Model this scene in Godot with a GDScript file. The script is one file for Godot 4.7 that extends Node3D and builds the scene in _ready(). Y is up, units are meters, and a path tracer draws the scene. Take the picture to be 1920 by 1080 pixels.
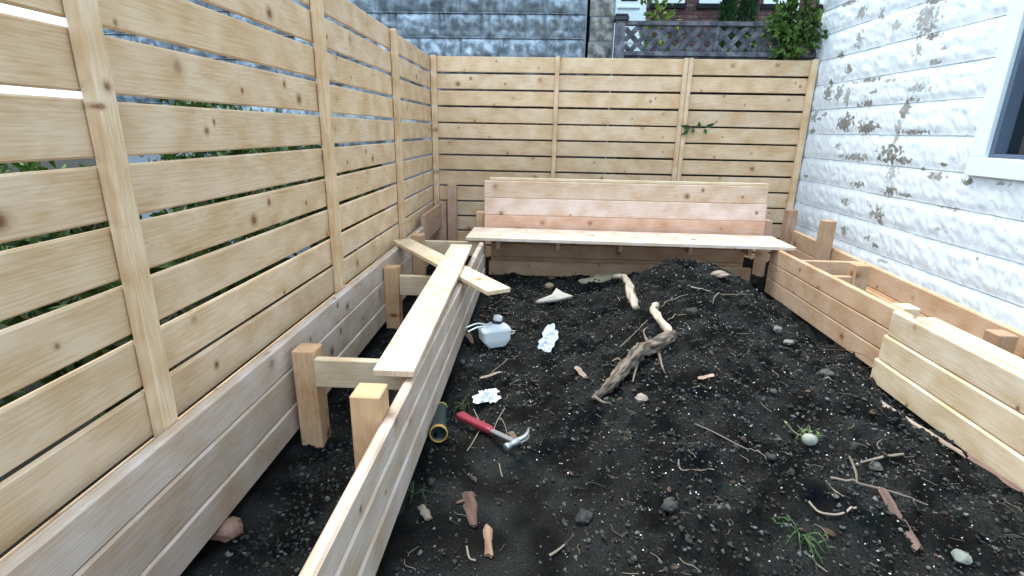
extends Node3D
# A small back yard: new slat fences on two sides, unfinished bench frames, a heap of dark soil,
# a white painted block house on the right, a grey stone house and an old lattice fence behind.

var rng := RandomNumberGenerator.new()
var M := {}
var used := {}
var noise_a := FastNoiseLite.new()
var noise_b := FastNoiseLite.new()
var noise_c := FastNoiseLite.new()
var noise_r := FastNoiseLite.new()
var cam: Camera3D
var back_bench: Node3D

const CAM_POS := Vector3(1.0652, 1.1897, 5.3037)
const FOCAL := 970.1            # in pixels of a 1920 x 1080 frame
const TEXLEN := 2.4             # metres of plank in the wood texture

# ------------------------------------------------------------------ small helpers
func lin(r, g, b) -> Color: return Color(r, g, b)

func numbered(parent: Node, called: String) -> String:
	var key = str(parent.get_instance_id()) + called
	if not used.has(key):
		used[key] = 0
		return called
	used[key] += 1
	return "%s_%03d" % [called, used[key]]

func tag(o: Node, label: String, category: String, group := "", kind := ""):
	if label != "": o.set_meta("label", label)
	if category != "": o.set_meta("category", category)
	if group != "": o.set_meta("group", group)
	if kind != "": o.set_meta("kind", kind)
	return o

func thing(called: String, at: Vector3, label: String, category: String, group := "") -> Node3D:
	var o := Node3D.new()
	o.name = numbered(self, called)
	add_child(o)
	o.position = at
	tag(o, label, category, group)
	return o

func put(called: String, mesh: Mesh, mat: Material, parent: Node = self) -> MeshInstance3D:
	var o := MeshInstance3D.new()
	o.name = numbered(parent, called)
	o.mesh = mesh
	if mat: o.material_override = mat
	parent.add_child(o)
	return o

func arr_mesh(pos: PackedVector3Array, nor: PackedVector3Array, uv: PackedVector2Array, col: PackedColorArray, idx = null) -> ArrayMesh:
	var a := []
	a.resize(Mesh.ARRAY_MAX)
	a[Mesh.ARRAY_VERTEX] = pos
	a[Mesh.ARRAY_NORMAL] = nor
	if uv.size() == pos.size(): a[Mesh.ARRAY_TEX_UV] = uv
	if col.size() == pos.size(): a[Mesh.ARRAY_COLOR] = col
	if idx != null: a[Mesh.ARRAY_INDEX] = idx
	var m := ArrayMesh.new()
	m.add_surface_from_arrays(Mesh.PRIMITIVE_TRIANGLES, a)
	return m

# a chamfered box centred on the origin: L along x, H along y, T along z, with plank texture coordinates
func plank_mesh(L: float, H: float, T: float, c: float, tint: Color, strip: int, uo: float, flip := 1.0) -> ArrayMesh:
	var pos := PackedVector3Array(); var nor := PackedVector3Array(); var uv := PackedVector2Array(); var col := PackedColorArray()
	var hs := Vector3(L, H, T) * 0.5
	var P := {}
	for sx in [-1, 1]:
		for sy in [-1, 1]:
			for sz in [-1, 1]:
				var s := Vector3(sx, sy, sz)
				for ax in 3:
					var p := s * (hs - Vector3.ONE * c)
					p[ax] = s[ax] * hs[ax]
					P[[sx, sy, sz, ax]] = p
	var tris := []
	for ax in 3:
		var b1 := (ax + 1) % 3
		var b2 := (ax + 2) % 3
		for s in [-1, 1]:
			var q := []
			for st in [[-1, -1], [1, -1], [1, 1], [-1, 1]]:
				var k := [0, 0, 0]
				k[ax] = s; k[b1] = st[0]; k[b2] = st[1]
				q.append(P[[k[0], k[1], k[2], ax]])
			tris.append([q[0], q[1], q[2], ax]); tris.append([q[0], q[2], q[3], ax])
	for ax in 3:      # edges along ax
		var b1 := (ax + 1) % 3
		var b2 := (ax + 2) % 3
		for s1 in [-1, 1]:
			for s2 in [-1, 1]:
				var k0 := [0, 0, 0]; var k1 := [0, 0, 0]
				k0[ax] = -1; k0[b1] = s1; k0[b2] = s2
				k1[ax] = 1; k1[b1] = s1; k1[b2] = s2
				var q0 = P[[k0[0], k0[1], k0[2], b1]]; var q1 = P[[k1[0], k1[1], k1[2], b1]]
				var q2 = P[[k1[0], k1[1], k1[2], b2]]; var q3 = P[[k0[0], k0[1], k0[2], b2]]
				var fa = 2 if ax == 0 else (0 if (b1 == 0 or b2 == 0) else 1)
				if ax == 0: fa = 2
				tris.append([q0, q1, q2, fa]); tris.append([q0, q2, q3, fa])
	for sx in [-1, 1]:
		for sy in [-1, 1]:
			for sz in [-1, 1]:
				tris.append([P[[sx, sy, sz, 0]], P[[sx, sy, sz, 1]], P[[sx, sy, sz, 2]], 0])
	for t in tris:
		var a: Vector3 = t[0]; var b: Vector3 = t[1]; var d: Vector3 = t[2]
		var n := (d - a).cross(b - a).normalized()
		if n.dot(a + b + d) < 0:
			var sw = b; b = d; d = sw
			n = -n
		for p in [a, b, d]:
			pos.append(p); nor.append(n); col.append(tint)
			var w: float
			var u: float = p.x / TEXLEN * flip + uo
			if t[3] == 2: w = p.y / H
			elif t[3] == 1: w = 0.30 + p.z / 0.16
			else:
				w = p.y / H * 0.9; u = p.z / TEXLEN * 0.5 + uo
			w = clamp(w, -0.5, 0.5) * (0.9 * min(1.0, H / 0.13))
			uv.append(Vector2(u, (strip + 0.5 - w) / 8.0))
	return arr_mesh(pos, nor, uv, col)

# a plank as a part: centre, size (length, height, thickness) and how its length, height and thickness axes run
func plank(parent: Node, called: String, at: Vector3, size: Vector3, bas: Basis, tint: Color, mat: Material, chamfer := 0.003, vary := 0.06) -> MeshInstance3D:
	var k := 1.0 + rng.randf_range(-vary, vary)
	var w := rng.randf_range(-vary, vary) * 0.5
	k *= 0.89
	var c := Color(tint.r * k * (1 + w * 0.3), tint.g * k, tint.b * k * (1 - w))
	var m := plank_mesh(size.x, size.y, size.z, min(chamfer, size.z * 0.3), c, rng.randi() % 8, rng.randf(), 1.0 if rng.randf() < 0.5 else -1.0)
	var o := put(called, m, mat, parent)
	o.transform = Transform3D(bas, at)
	return o

# axes for planks that run along world x, along z, or stand upright
func bx() -> Basis: return Basis.IDENTITY
func bz() -> Basis: return Basis(Vector3(0, 0, 1), Vector3(0, 1, 0), Vector3(-1, 0, 0))
func bup() -> Basis: return Basis(Vector3(0, 1, 0), Vector3(0, 0, 1), Vector3(1, 0, 0))
func bflat_z() -> Basis: return Basis(Vector3(0, 0, 1), Vector3(1, 0, 0), Vector3(0, 1, 0))
func bflat_x() -> Basis: return Basis(Vector3(1, 0, 0), Vector3(0, 0, -1), Vector3(0, 1, 0))

# upright square post from y0 to y1
func post(parent: Node, called: String, x0, x1, z0, z1, y0, y1, tint: Color, mat: Material, chamfer := 0.004, lean := 0.0) -> MeshInstance3D:
	var o := plank(parent, called, Vector3((x0 + x1) * 0.5, (y0 + y1) * 0.5, (z0 + z1) * 0.5), Vector3(y1 - y0, z1 - z0, x1 - x0), bup(), tint, mat, chamfer)
	if lean != 0.0: o.rotate(Vector3(0, 0, 1), lean)
	return o

func box(parent: Node, called: String, a: Vector3, b: Vector3, mat: Material, chamfer := 0.002) -> MeshInstance3D:
	var s := (b - a).abs()
	var o := put(called, plank_mesh(s.x, s.y, s.z, min(chamfer, min(s.x, min(s.y, s.z)) * 0.3), Color(1, 1, 1), 0, 0.0), mat, parent)
	o.position = (a + b) * 0.5
	return o

func smooth_mesh(pos: PackedVector3Array, idx: PackedInt32Array, col: PackedColorArray, uv := PackedVector2Array()) -> ArrayMesh:
	var nor := PackedVector3Array()
	nor.resize(pos.size())
	for i in range(0, idx.size(), 3):
		var a := pos[idx[i]]; var b := pos[idx[i + 1]]; var c := pos[idx[i + 2]]
		var n := (c - a).cross(b - a)
		nor[idx[i]] += n; nor[idx[i + 1]] += n; nor[idx[i + 2]] += n
	for i in nor.size(): nor[i] = nor[i].normalized() if nor[i].length_squared() > 0.0 else Vector3.UP
	return arr_mesh(pos, nor, uv, col, idx)

# a tapered tube along points; wob roughens it, flat squashes it
func tube_mesh(pts: Array, rad: Array, sides: int, c0: Color, c1: Color, wob := 0.0, seed := 0, flat := 1.0) -> ArrayMesh:
	var pos := PackedVector3Array(); var idx := PackedInt32Array(); var col := PackedColorArray()
	var n := pts.size()
	var up := Vector3(0.13, 1, 0.07).normalized()
	for i in n:
		var d: Vector3 = (pts[min(i + 1, n - 1)] - pts[max(i - 1, 0)]).normalized()
		var s := d.cross(up)
		if s.length() < 0.05: s = d.cross(Vector3(1, 0, 0.2))
		s = s.normalized()
		var t := s.cross(d).normalized()
		for k in sides:
			var a := TAU * k / sides
			var r: float = rad[i] * (1.0 + wob * (noise_r.get_noise_3d(i * 16.0 + seed * 37.0, cos(a) * 60.0, sin(a) * 60.0) * 1.5 + noise_r.get_noise_3d(i * 60.0, cos(a) * 150.0 + seed, sin(a) * 150.0) * 0.8))
			pos.append(pts[i] + s * cos(a) * r + t * sin(a) * r * flat)
			var m := 0.5 + noise_r.get_noise_3d(i * 12.0, k * 90.0, seed * 11.0) * 1.1
			col.append(c0.lerp(c1, clamp(m, 0, 1)))
	for i in n - 1:
		for k in sides:
			var a := i * sides + k; var b := i * sides + (k + 1) % sides
			idx.append_array([a, b, a + sides, b, b + sides, a + sides])
	var e0 := pos.size()
	pos.append(pts[0]); col.append(c0); pos.append(pts[n - 1]); col.append(c0)
	for k in sides:
		idx.append_array([e0, (k + 1) % sides, k])
		idx.append_array([e0 + 1, (n - 1) * sides + k, (n - 1) * sides + (k + 1) % sides])
	return smooth_mesh(pos, idx, col)

# smooth curve through points
func curve(pts: Array, per := 6) -> Array:
	var out := []
	for i in pts.size() - 1:
		var a: Vector3 = pts[max(i - 1, 0)]; var b: Vector3 = pts[i]; var c: Vector3 = pts[i + 1]; var d: Vector3 = pts[min(i + 2, pts.size() - 1)]
		for k in per: out.append(b.cubic_interpolate(c, a, d, float(k) / per))
	out.append(pts[-1])
	return out

func radii(n: int, stops: Array) -> Array:
	var out := []
	for i in n:
		var f := float(i) / (n - 1) * (stops.size() - 1)
		var k := int(min(floor(f), stops.size() - 2))
		out.append(lerp(float(stops[k]), float(stops[k + 1]), f - k))
	return out

# an irregular lump: a subdivided octahedron pushed about by noise
func lump_mesh(size: Vector3, sub: int, rough: float, seed: int, c0: Color, c1: Color, facet := false) -> ArrayMesh:
	var vs := [Vector3.UP, Vector3.DOWN, Vector3.LEFT, Vector3.RIGHT, Vector3.FORWARD, Vector3.BACK]
	var tr := [[0, 3, 4], [0, 4, 2], [0, 2, 5], [0, 5, 3], [1, 4, 3], [1, 2, 4], [1, 5, 2], [1, 3, 5]]
	for s in sub:
		var nt := []
		var mid := {}
		for t in tr:
			var m := []
			for e in [[t[0], t[1]], [t[1], t[2]], [t[2], t[0]]]:
				var key = [min(e[0], e[1]), max(e[0], e[1])]
				if not mid.has(key):
					mid[key] = vs.size()
					vs.append(((vs[e[0]] + vs[e[1]]) * 0.5).normalized())
				m.append(mid[key])
			nt.append_array([[t[0], m[0], m[2]], [m[0], t[1], m[1]], [m[2], m[1], t[2]], [m[0], m[1], m[2]]])
		tr = nt
	var pos := PackedVector3Array(); var col := PackedColorArray(); var idx := PackedInt32Array()
	for v in vs:
		var r := 1.0 + rough * (noise_r.get_noise_3dv(v * 60.0 + Vector3(seed * 31.0, 0, 0)) * 1.6 + noise_r.get_noise_3dv(v * 170.0 + Vector3(0, seed * 17.0, 0)) * 0.6)
		pos.append(v * r * size * 0.5)
		col.append(c0.lerp(c1, clamp(0.5 + noise_r.get_noise_3dv(v * 120.0 + Vector3(0, 0, seed * 7.0)) * 1.2, 0, 1)))
	for t in tr: idx.append_array([t[0], t[2], t[1]])
	if facet:
		var p2 := PackedVector3Array(); var c2 := PackedColorArray(); var i2 := PackedInt32Array()
		for i in idx:
			i2.append(p2.size()); p2.append(pos[i]); c2.append(col[i])
		return smooth_mesh(p2, i2, c2)
	return smooth_mesh(pos, idx, col)

# ------------------------------------------------------------------ soil surface and pixels
func pix_ray(u: float, v: float) -> Vector3:
	return cam.global_transform.basis * Vector3((u - 960.0) / FOCAL, -(v - 540.0) / FOCAL, -1.0)

func bump(x, z, cx, cz, sx, sz) -> float:
	return exp(-pow((x - cx) / sx, 2) - pow((z - cz) / sz, 2))

func soil_base(x: float, z: float) -> float:
	var h := 0.02
	h += 0.30 * bump(x, z, 2.12, 1.92, 0.50, 0.62) + 0.20 * bump(x, z, 1.98, 3.1, 0.58, 0.85)
	h -= 0.20 * bump(x, z, 1.42, 1.48, 0.17, 0.15)
	h += 0.03 * bump(x, z, 0.8, 2.2, 0.3, 0.5)
	h -= 0.035 * bump(x, z, 1.0, 3.95, 0.3, 0.35)
	h = lerp(h, -0.04, smoothstep(2.52, 2.84, x))
	h = lerp(h, -0.03, 1.0 - smoothstep(0.9, 1.35, z))
	h = lerp(h, -0.085, 1.0 - smoothstep(0.56, 0.68, x))
	return h

func soil_h(x: float, z: float) -> float:
	var flat := bump(x, z, 1.0, 3.95, 0.32, 0.40)
	var calm: float = (1.0 - 0.75 * flat) * lerp(0.3, 1.0, smoothstep(0.55, 0.75, x))
	return soil_base(x, z) + noise_a.get_noise_2d(x, z) * 0.045 * calm + noise_b.get_noise_2d(x, z) * 0.048 * calm + noise_c.get_noise_2d(x, z) * 0.024 * calm

func on_soil(u: float, v: float) -> Vector3:
	var d := pix_ray(u, v).normalized()
	var p := CAM_POS
	for i in 900:
		p += d * 0.008
		if p.y < soil_h(p.x, p.z): break
	p.y = soil_h(p.x, p.z)
	return p

func at_height(u: float, v: float, y: float) -> Vector3:
	var d := pix_ray(u, v)
	return CAM_POS + d * ((y - CAM_POS.y) / d.y)

# ------------------------------------------------------------------ textures
func noise_img(seed: int, freq: float, w: int, h: int, oct := 3) -> Image:
	var n := FastNoiseLite.new()
	n.seed = seed; n.frequency = freq; n.noise_type = FastNoiseLite.TYPE_SIMPLEX_SMOOTH
	n.fractal_octaves = oct
	var im := n.get_seamless_image(w, h)
	im.convert(Image.FORMAT_L8)
	return im

func wood_texture() -> ImageTexture:
	var W := 2048; var H := 1024
	var ia := noise_img(11, 0.16, 64, H, 3); ia.resize(W, H, Image.INTERPOLATE_CUBIC)
	var ib := noise_img(12, 0.05, 64, 256, 3); ib.resize(W, H, Image.INTERPOLATE_CUBIC)
	var ic := noise_img(13, 0.09, 96, 64, 3); ic.resize(W, H, Image.INTERPOLATE_CUBIC)
	var fa := ia.get_data(); var fb := ib.get_data(); var fc := ic.get_data()
	var r := RandomNumberGenerator.new(); r.seed = 77
	var knots := []
	for s in 8:
		for k in 3 + s % 2:
			var big := r.randf()
			knots.append([r.randf_range(70, W - 70), s * 128 + r.randf_range(14, 114), 4.0 + 10.0 * big * big, 4.0 + 7.0 * big * big + r.randf_range(0, 3), r.randf_range(0.25, 0.95)])
	for k in knots:
		var kx = k[0]; var ky = k[1]
		for y in range(int(max(int(ky) / 128 * 128, ky - 34)), int(min(int(ky) / 128 * 128 + 127, ky + 34))):
			for x in range(int(kx - 66), int(kx + 66)):
				var d := pow((x - kx) / (k[2] * 2.4), 2) + pow((y - ky) / (k[3] * 1.7), 2)
				var i := y * W + x
				fb[i] = clampi(fb[i] + int(70.0 * exp(-d) * (1 if y > ky else -1)), 0, 255)
	var lut := PackedByteArray(); lut.resize(768)
	for i in 256:
		var t := i / 255.0
		var c := Color(1.0, 0.99, 0.975).lerp(Color(0.82, 0.71, 0.57), t)
		lut[i * 3] = int(c.r * 255); lut[i * 3 + 1] = int(c.g * 255); lut[i * 3 + 2] = int(c.b * 255)
	var sn := PackedFloat32Array()
	for i in 1024: sn.append(pow(0.5 + 0.5 * sin(i / 1024.0 * TAU), 1.6) * 34.0)
	var out := PackedByteArray(); out.resize(W * H * 3)
	var j := 0
	for y in H:
		var vv := (y & 127) * 40 + (y >> 7) * 311
		var row := y * W
		for x in W:
			var i := row + x
			var t := int(sn[(vv + fb[i] * 27) & 1023] + (fa[i] - 110) * 0.50 + (fc[i] - 110) * 0.75 + 18.0)
			if t < 0: t = 0
			elif t > 255: t = 255
			t *= 3
			out[j] = lut[t]; out[j + 1] = lut[t + 1]; out[j + 2] = lut[t + 2]
			j += 3
	for k in knots:
		var kx = k[0]; var ky = k[1]
		var y0 := int(max(int(ky) / 128 * 128, ky - 30)); var y1 := int(min(int(ky) / 128 * 128 + 127, ky + 30))
		for y in range(y0, y1):
			for x in range(int(kx - 60), int(kx + 60)):
				var wob := (fa[y * W + x] - 128) / 300.0
				var d := sqrt(pow((x - kx) / k[2], 2) + pow((y - ky) / k[3], 2)) + wob
				var a := 0.0
				if d < 1.0: a = 0.85
				elif d < 3.2: a = 0.5 * pow((3.2 - d) / 2.2, 2.0)
				if a <= 0.0: continue
				a *= k[4]
				var i := (y * W + x) * 3
				var dk := 0.75 + 0.25 * sin(d * 9.0)
				out[i] = int(lerp(float(out[i]), 138.0 * dk + 18, a)); out[i + 1] = int(lerp(float(out[i + 1]), 100.0 * dk + 14, a)); out[i + 2] = int(lerp(float(out[i + 2]), 74.0 * dk + 12, a))
	var im := Image.create_from_data(W, H, false, Image.FORMAT_RGB8, out)
	im.generate_mipmaps()
	return ImageTexture.create_from_image(im)

# white paint on block, with peeled patches where the photograph shows them (z, y, half width, half height, strength)
const PEEL := [[0.643,1.299,0.131,0.055,1.00],[0.959,1.259,0.114,0.048,1.00],[1.292,1.072,0.115,0.059,1.00],[1.344,1.374,0.050,0.061,0.80],[1.358,1.963,0.103,0.119,0.45],[1.439,1.837,0.041,0.020,0.90],[0.854,1.436,0.091,0.028,0.90],[0.275,1.563,0.063,0.073,0.80],[0.460,1.536,0.050,0.061,0.60],[0.586,1.511,0.040,0.064,0.50],[0.530,1.718,0.048,0.038,0.80],[0.610,1.932,0.053,0.054,0.40],[1.382,0.820,0.068,0.033,1.00],[1.291,0.642,0.078,0.038,0.70],[1.80,0.957,0.089,0.021,0.80],[2.05,0.944,0.040,0.015,1.00],[1.256,0.463,0.028,0.031,0.90],[1.357,0.411,0.027,0.019,0.90],[0.935,0.444,0.044,0.033,0.60],[0.967,0.827,0.076,0.024,0.70],[0.851,0.674,0.059,0.021,0.70],[0.359,1.856,0.051,0.022,0.90],[0.856,1.029,0.176,0.025,0.60],[1.477,1.226,0.167,0.012,0.80],[1.826,1.034,0.031,0.008,1.00],[1.663,0.992,0.022,0.007,1.00],[1.435,1.038,0.081,0.021,0.70],[1.429,1.511,0.093,0.024,0.40],[1.403,1.436,0.080,0.014,0.60],[0.860,1.611,0.169,0.012,0.80],[1.419,1.824,0.126,0.012,0.70],[1.123,1.588,0.091,0.009,0.50],[1.545,0.807,0.062,0.009,0.80],[1.341,0.590,0.036,0.026,0.90],[2.261,0.531,0.011,0.006,0.80],[0.095,1.354,0.049,0.048,0.50],[0.114,1.235,0.039,0.033,0.70],[1.314,1.217,0.034,0.091,0.35],[1.343,1.754,0.027,0.052,0.40],[1.362,0.960,0.040,0.073,0.30],[0.354,2.255,0.107,0.017,0.90],[1.391,2.043,0.125,0.017,0.80],[1.592,1.736,0.038,0.008,0.60],[0.926,1.519,0.041,0.010,0.80],[0.268,1.641,0.045,0.018,0.90],[1.481,1.507,0.051,0.010,0.50],[0.563,2.144,0.061,0.041,0.50],[0.826,2.074,0.048,0.047,0.40],[1.050,1.961,0.043,0.037,0.35],[1.526,1.658,0.049,0.013,0.50],[0.277,1.373,0.046,0.014,0.60],[0.196,1.340,0.038,0.012,0.60],[0.589,1.116,0.033,0.022,0.50],[0.141,0.822,0.040,0.014,0.70],[2.279,0.954,0.049,0.008,0.50],[1.971,0.779,0.081,0.008,0.30],[1.931,0.638,0.063,0.008,0.30],[1.485,0.319,0.072,0.009,0.40]]

func paint_texture() -> ImageTexture:
	var W := 1400; var H := 1200          # z -0.1 .. 3.3, y 0 .. 2.9
	var n1 := noise_img(31, 0.02, W, H, 4).get_data()
	var n2 := noise_img(32, 0.055, W, H, 5).get_data()
	var out := PackedByteArray(); out.resize(W * H * 3)
	var j := 0
	for i in W * H:
		var v := 241 + (n1[i] - 128) / 9
		var g := n2[i]
		if g > 196 and n1[i] > 135: v -= 34
		out[j] = v - 15; out[j + 1] = v - 4; out[j + 2] = min(v + 4, 255)
		j += 3
	for p in PEEL:
		var cx: float = (p[0] + 0.1) / 3.4 * W; var cy: float = (1.0 - p[1] / 2.9) * H
		var rx: float = p[2] / 3.4 * W; var ry: float = p[3] / 2.9 * H
		for y in range(int(max(0, cy - ry * 2 - 6)), int(min(H - 1, cy + ry * 2 + 6))):
			for x in range(int(max(0, cx - rx * 2 - 6)), int(min(W - 1, cx + rx * 2 + 6))):
				var i := y * W + x
				var d := sqrt(pow((x - cx) / (rx + 1), 2) + pow((y - cy) / (ry + 1), 2))
				var q := 1.0 - d + (n2[i] - 128) / 120.0 + (n1[i] - 128) / 220.0
				if q > 0.0:
					var e: float = clamp(q * 3.0, 0, 1) * lerp(0.30, 0.88, p[4])
					var k := i * 3
					var tone := 0.86 + (n2[(i * 7) % (W * H)] - 128) / 220.0
					out[k] = int(lerp(float(out[k]), 136 * tone, e)); out[k + 1] = int(lerp(float(out[k + 1]), 136 * tone, e)); out[k + 2] = int(lerp(float(out[k + 2]), 128 * tone, e))
	var im := Image.create_from_data(W, H, false, Image.FORMAT_RGB8, out)
	im.generate_mipmaps()
	return ImageTexture.create_from_image(im)

func tone_texture(seed: int, freq: float, lo: Color, hi: Color, size := 512, oct := 5, mid := 0.5) -> ImageTexture:
	var d := noise_img(seed, freq, size, size, oct).get_data()
	var out := PackedByteArray(); out.resize(size * size * 3)
	for i in size * size:
		var t: float = clamp((d[i] / 255.0 - mid) * 2.0 + 0.5, 0, 1)
		var c := lo.lerp(hi, t)
		out[i * 3] = int(c.r * 255); out[i * 3 + 1] = int(c.g * 255); out[i * 3 + 2] = int(c.b * 255)
	var im := Image.create_from_data(size, size, false, Image.FORMAT_RGB8, out)
	im.generate_mipmaps()
	return ImageTexture.create_from_image(im)

func mat(tex: Texture2D, rough := 0.8, col := Color(1, 1, 1), vcol := true, spec := 0.3) -> StandardMaterial3D:
	var m := StandardMaterial3D.new()
	m.albedo_color = col
	if tex: m.albedo_texture = tex
	m.roughness = rough
	m.metallic_specular = spec
	m.vertex_color_use_as_albedo = vcol
	return m

func tri(m: StandardMaterial3D, scale: float) -> StandardMaterial3D:
	m.uv1_triplanar = true
	m.uv1_world_triplanar = true
	m.uv1_scale = Vector3.ONE * scale
	return m

func make_materials():
	M.wood = mat(wood_texture(), 0.62, Color(1, 1, 1), true, 0.3)
	M.paint = mat(paint_texture(), 0.7, Color(1, 1, 1), false, 0.3)
	M.stone = tri(mat(tone_texture(51, 0.010, Color(0.56, 0.57, 0.58), Color(1, 1, 1), 512, 5), 0.85), 1.9)
	M.brick = tri(mat(tone_texture(52, 0.05, Color(0.70, 0.68, 0.68), Color(1, 1, 1), 256, 4), 0.85), 2.0)
	M.plain = mat(null, 0.8)
	M.gloss = mat(null, 0.38, Color(1, 1, 1), true, 0.5)
	M.soil = tri(mat(tone_texture(53, 0.06, Color(0.55, 0.56, 0.56), Color(1, 1, 1), 512, 5, 0.5), 0.92, Color(1, 1, 1), true, 0.2), 4.0)
	M.old = tri(mat(tone_texture(54, 0.02, Color(0.66, 0.67, 0.70), Color(1, 1, 1), 256, 4), 0.85), 1.5)
	M.white = mat(null, 0.45, Color(0.90, 0.93, 0.95).linear_to_srgb() * 1.0, false, 0.5)
	M.white.albedo_color = Color(0.89, 0.945, 0.96)
	M.leaf = mat(null, 0.55)
	M.leaf.cull_mode = BaseMaterial3D.CULL_DISABLED
	M.leaf.backlight_enabled = true
	M.leaf.backlight = Color(0.12, 0.18, 0.05)
	M.metal = mat(null, 0.36, Color(0.72, 0.73, 0.74), false, 0.5)
	M.metal.metallic = 0.85
	M.glass = mat(null, 0.05, Color(0.10, 0.13, 0.14, 0.35), false, 0.5)
	M.glass.transparency = BaseMaterial3D.TRANSPARENCY_ALPHA
	M.dark = mat(null, 0.9, Color(0.13, 0.15, 0.16), false)
	M.sash = mat(null, 0.4, Color(0.36, 0.42, 0.50), false)

# ------------------------------------------------------------------ rock-faced block: corner o, axes a (along), b (up), n (out of the wall)
func block_mesh(o: Vector3, a: Vector3, b: Vector3, n: Vector3, L: float, H: float, amp: float, seed: int, tint: Color, house_uv: bool, nx := 11, ny := 6) -> ArrayMesh:
	var pos := PackedVector3Array(); var idx := PackedInt32Array(); var col := PackedColorArray(); var uv := PackedVector2Array()
	var deep := 0.045
	for j in ny + 1:
		for i in nx + 1:
			var fu := float(i) / nx; var fv := float(j) / ny
			var e: float = min(min(fu * L, (1 - fu) * L) / 0.05, min(fv * H, (1 - fv) * H) / 0.045)
			if house_uv: e = max(0.35, min(fv * H, (1 - fv) * H) / 0.05)
			e = smoothstep(0.0, 1.0, clamp(e, 0, 1))
			var w := o + a * (fu * L) + b * (fv * H)
			var nz := noise_r.get_noise_3dv(w * 430.0 + Vector3(seed * 13.0, 0, 0)) * 0.9 + noise_r.get_noise_3dv(w * 1200.0) * 0.5
			if house_uv: nz = noise_r.get_noise_3dv(w * 900.0) * 0.5 + noise_r.get_noise_3dv(w * 2600.0) * 0.6
			var d := e * amp * (0.62 + 0.75 * nz) + noise_r.get_noise_3dv(w * 2300.0) * 0.002
			pos.append(w + n * d)
			col.append(tint * (1.0 + 0.10 * noise_r.get_noise_3dv(w * 700.0)))
			uv.append(Vector2((w.z + 0.1) / 3.4, 1.0 - w.y / 2.9) if house_uv else Vector2(fu, fv))
	for j in ny:
		for i in nx:
			var p := j * (nx + 1) + i
			idx.append_array([p, p + nx + 1, p + 1, p + 1, p + nx + 1, p + nx + 2])
	var rim := []
	for i in nx + 1: rim.append(i)
	for j in range(1, ny + 1): rim.append(j * (nx + 1) + nx)
	for i in range(nx - 1, -1, -1): rim.append(ny * (nx + 1) + i)
	for j in range(ny - 1, 0, -1): rim.append(j * (nx + 1))
	var s := pos.size()
	for k in rim:
		pos.append(pos[k]); col.append(col[k]); uv.append(uv[k])
	for k in rim:
		pos.append(pos[k] - n * deep); col.append(col[k]); uv.append(uv[k])
	var R := rim.size()
	for k in R:
		var q := (k + 1) % R
		idx.append_array([s + k, s + q, s + R + k, s + q, s + R + q, s + R + k])
	return smooth_mesh(pos, idx, col, uv)

# ------------------------------------------------------------------ leaves: folded blades gathered into one mesh
func leaf_mesh(leaves: Array) -> ArrayMesh:      # each: [base, direction, side, length, width, colour]
	var pos := PackedVector3Array(); var nor := PackedVector3Array(); var col := PackedColorArray()
	for l in leaves:
		var b: Vector3 = l[0]; var d: Vector3 = l[1]; var s: Vector3 = l[2]
		var n := s.cross(d).normalized()
		var tip: Vector3 = b + d * l[3] - n * l[3] * 0.12
		var mid: Vector3 = b + d * l[3] * 0.45
		var p1: Vector3 = mid + s * l[4] * 0.5 + n * l[4] * 0.16
		var p2: Vector3 = mid - s * l[4] * 0.5 + n * l[4] * 0.16
		for t in [[b, p1, tip], [b, tip, p2]]:
			var m: Vector3 = (t[2] - t[0]).cross(t[1] - t[0]).normalized()
			for p in t:
				pos.append(p); nor.append(m); col.append(l[5])
	return arr_mesh(pos, nor, PackedVector2Array(), col)

func rdir() -> Vector3:
	var v := Vector3(rng.randfn(), rng.randfn(), rng.randfn())
	return v.normalized()

func leaf_at(p: Vector3, out: Vector3, len: float, wid: float, c: Color) -> Array:
	var d := (out + rdir() * 0.9).normalized()
	var s := d.cross(rdir()).normalized()
	var k := rng.randf_range(0.65, 1.3)
	return [p, d, s, len * rng.randf_range(0.6, 1.25), wid * rng.randf_range(0.7, 1.2), Color(c.r * k, c.g * k, c.b * k * rng.randf_range(0.7, 1.1))]

# a bushy shrub or tree: trunk with limbs, leaf clumps round the limb ends
func bush(called: String, at: Vector3, size: Vector3, clumps: int, per: int, leaf: Vector2, c: Color, label: String, category: String, group := ""):
	var t := thing(called, at, label, category, group)
	var tr := curve([Vector3(0, -0.1, 0), Vector3(0.02, size.y * 0.3, 0.02), Vector3(-0.02, size.y * 0.75, 0)], 5)
	put("trunk", tube_mesh(tr, radii(tr.size(), [0.035, 0.025, 0.010]), 7, Color(0.06, 0.045, 0.03), Color(0.10, 0.08, 0.06), 0.3, 3), M.plain, t)
	var ls := []
	for k in clumps:
		var q := rdir()
		q = q * pow(rng.randf(), 0.33)
		var cpos := Vector3(q.x * size.x * 0.5, size.y * 0.58 + q.y * size.y * 0.42, q.z * size.z * 0.5)
		if k % 4 == 0:
			var br := [Vector3(0, cpos.y * 0.55, 0), Vector3(cpos.x * 0.5, cpos.y * 0.8, cpos.z * 0.5), cpos]
			put("branch", tube_mesh(br, [0.012, 0.008, 0.003], 5, Color(0.07, 0.055, 0.035), Color(0.10, 0.08, 0.05)), M.plain, t)
		for i in per:
			var w := rdir() * rng.randf_range(0.02, 0.13) * (size.x + size.y) * 0.5
			ls.append(leaf_at(cpos + w, (w.normalized() + Vector3(0, 0.3, 0)), leaf.x, leaf.y, c))
	put("crown", leaf_mesh(ls), M.leaf, t)
	return t

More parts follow.
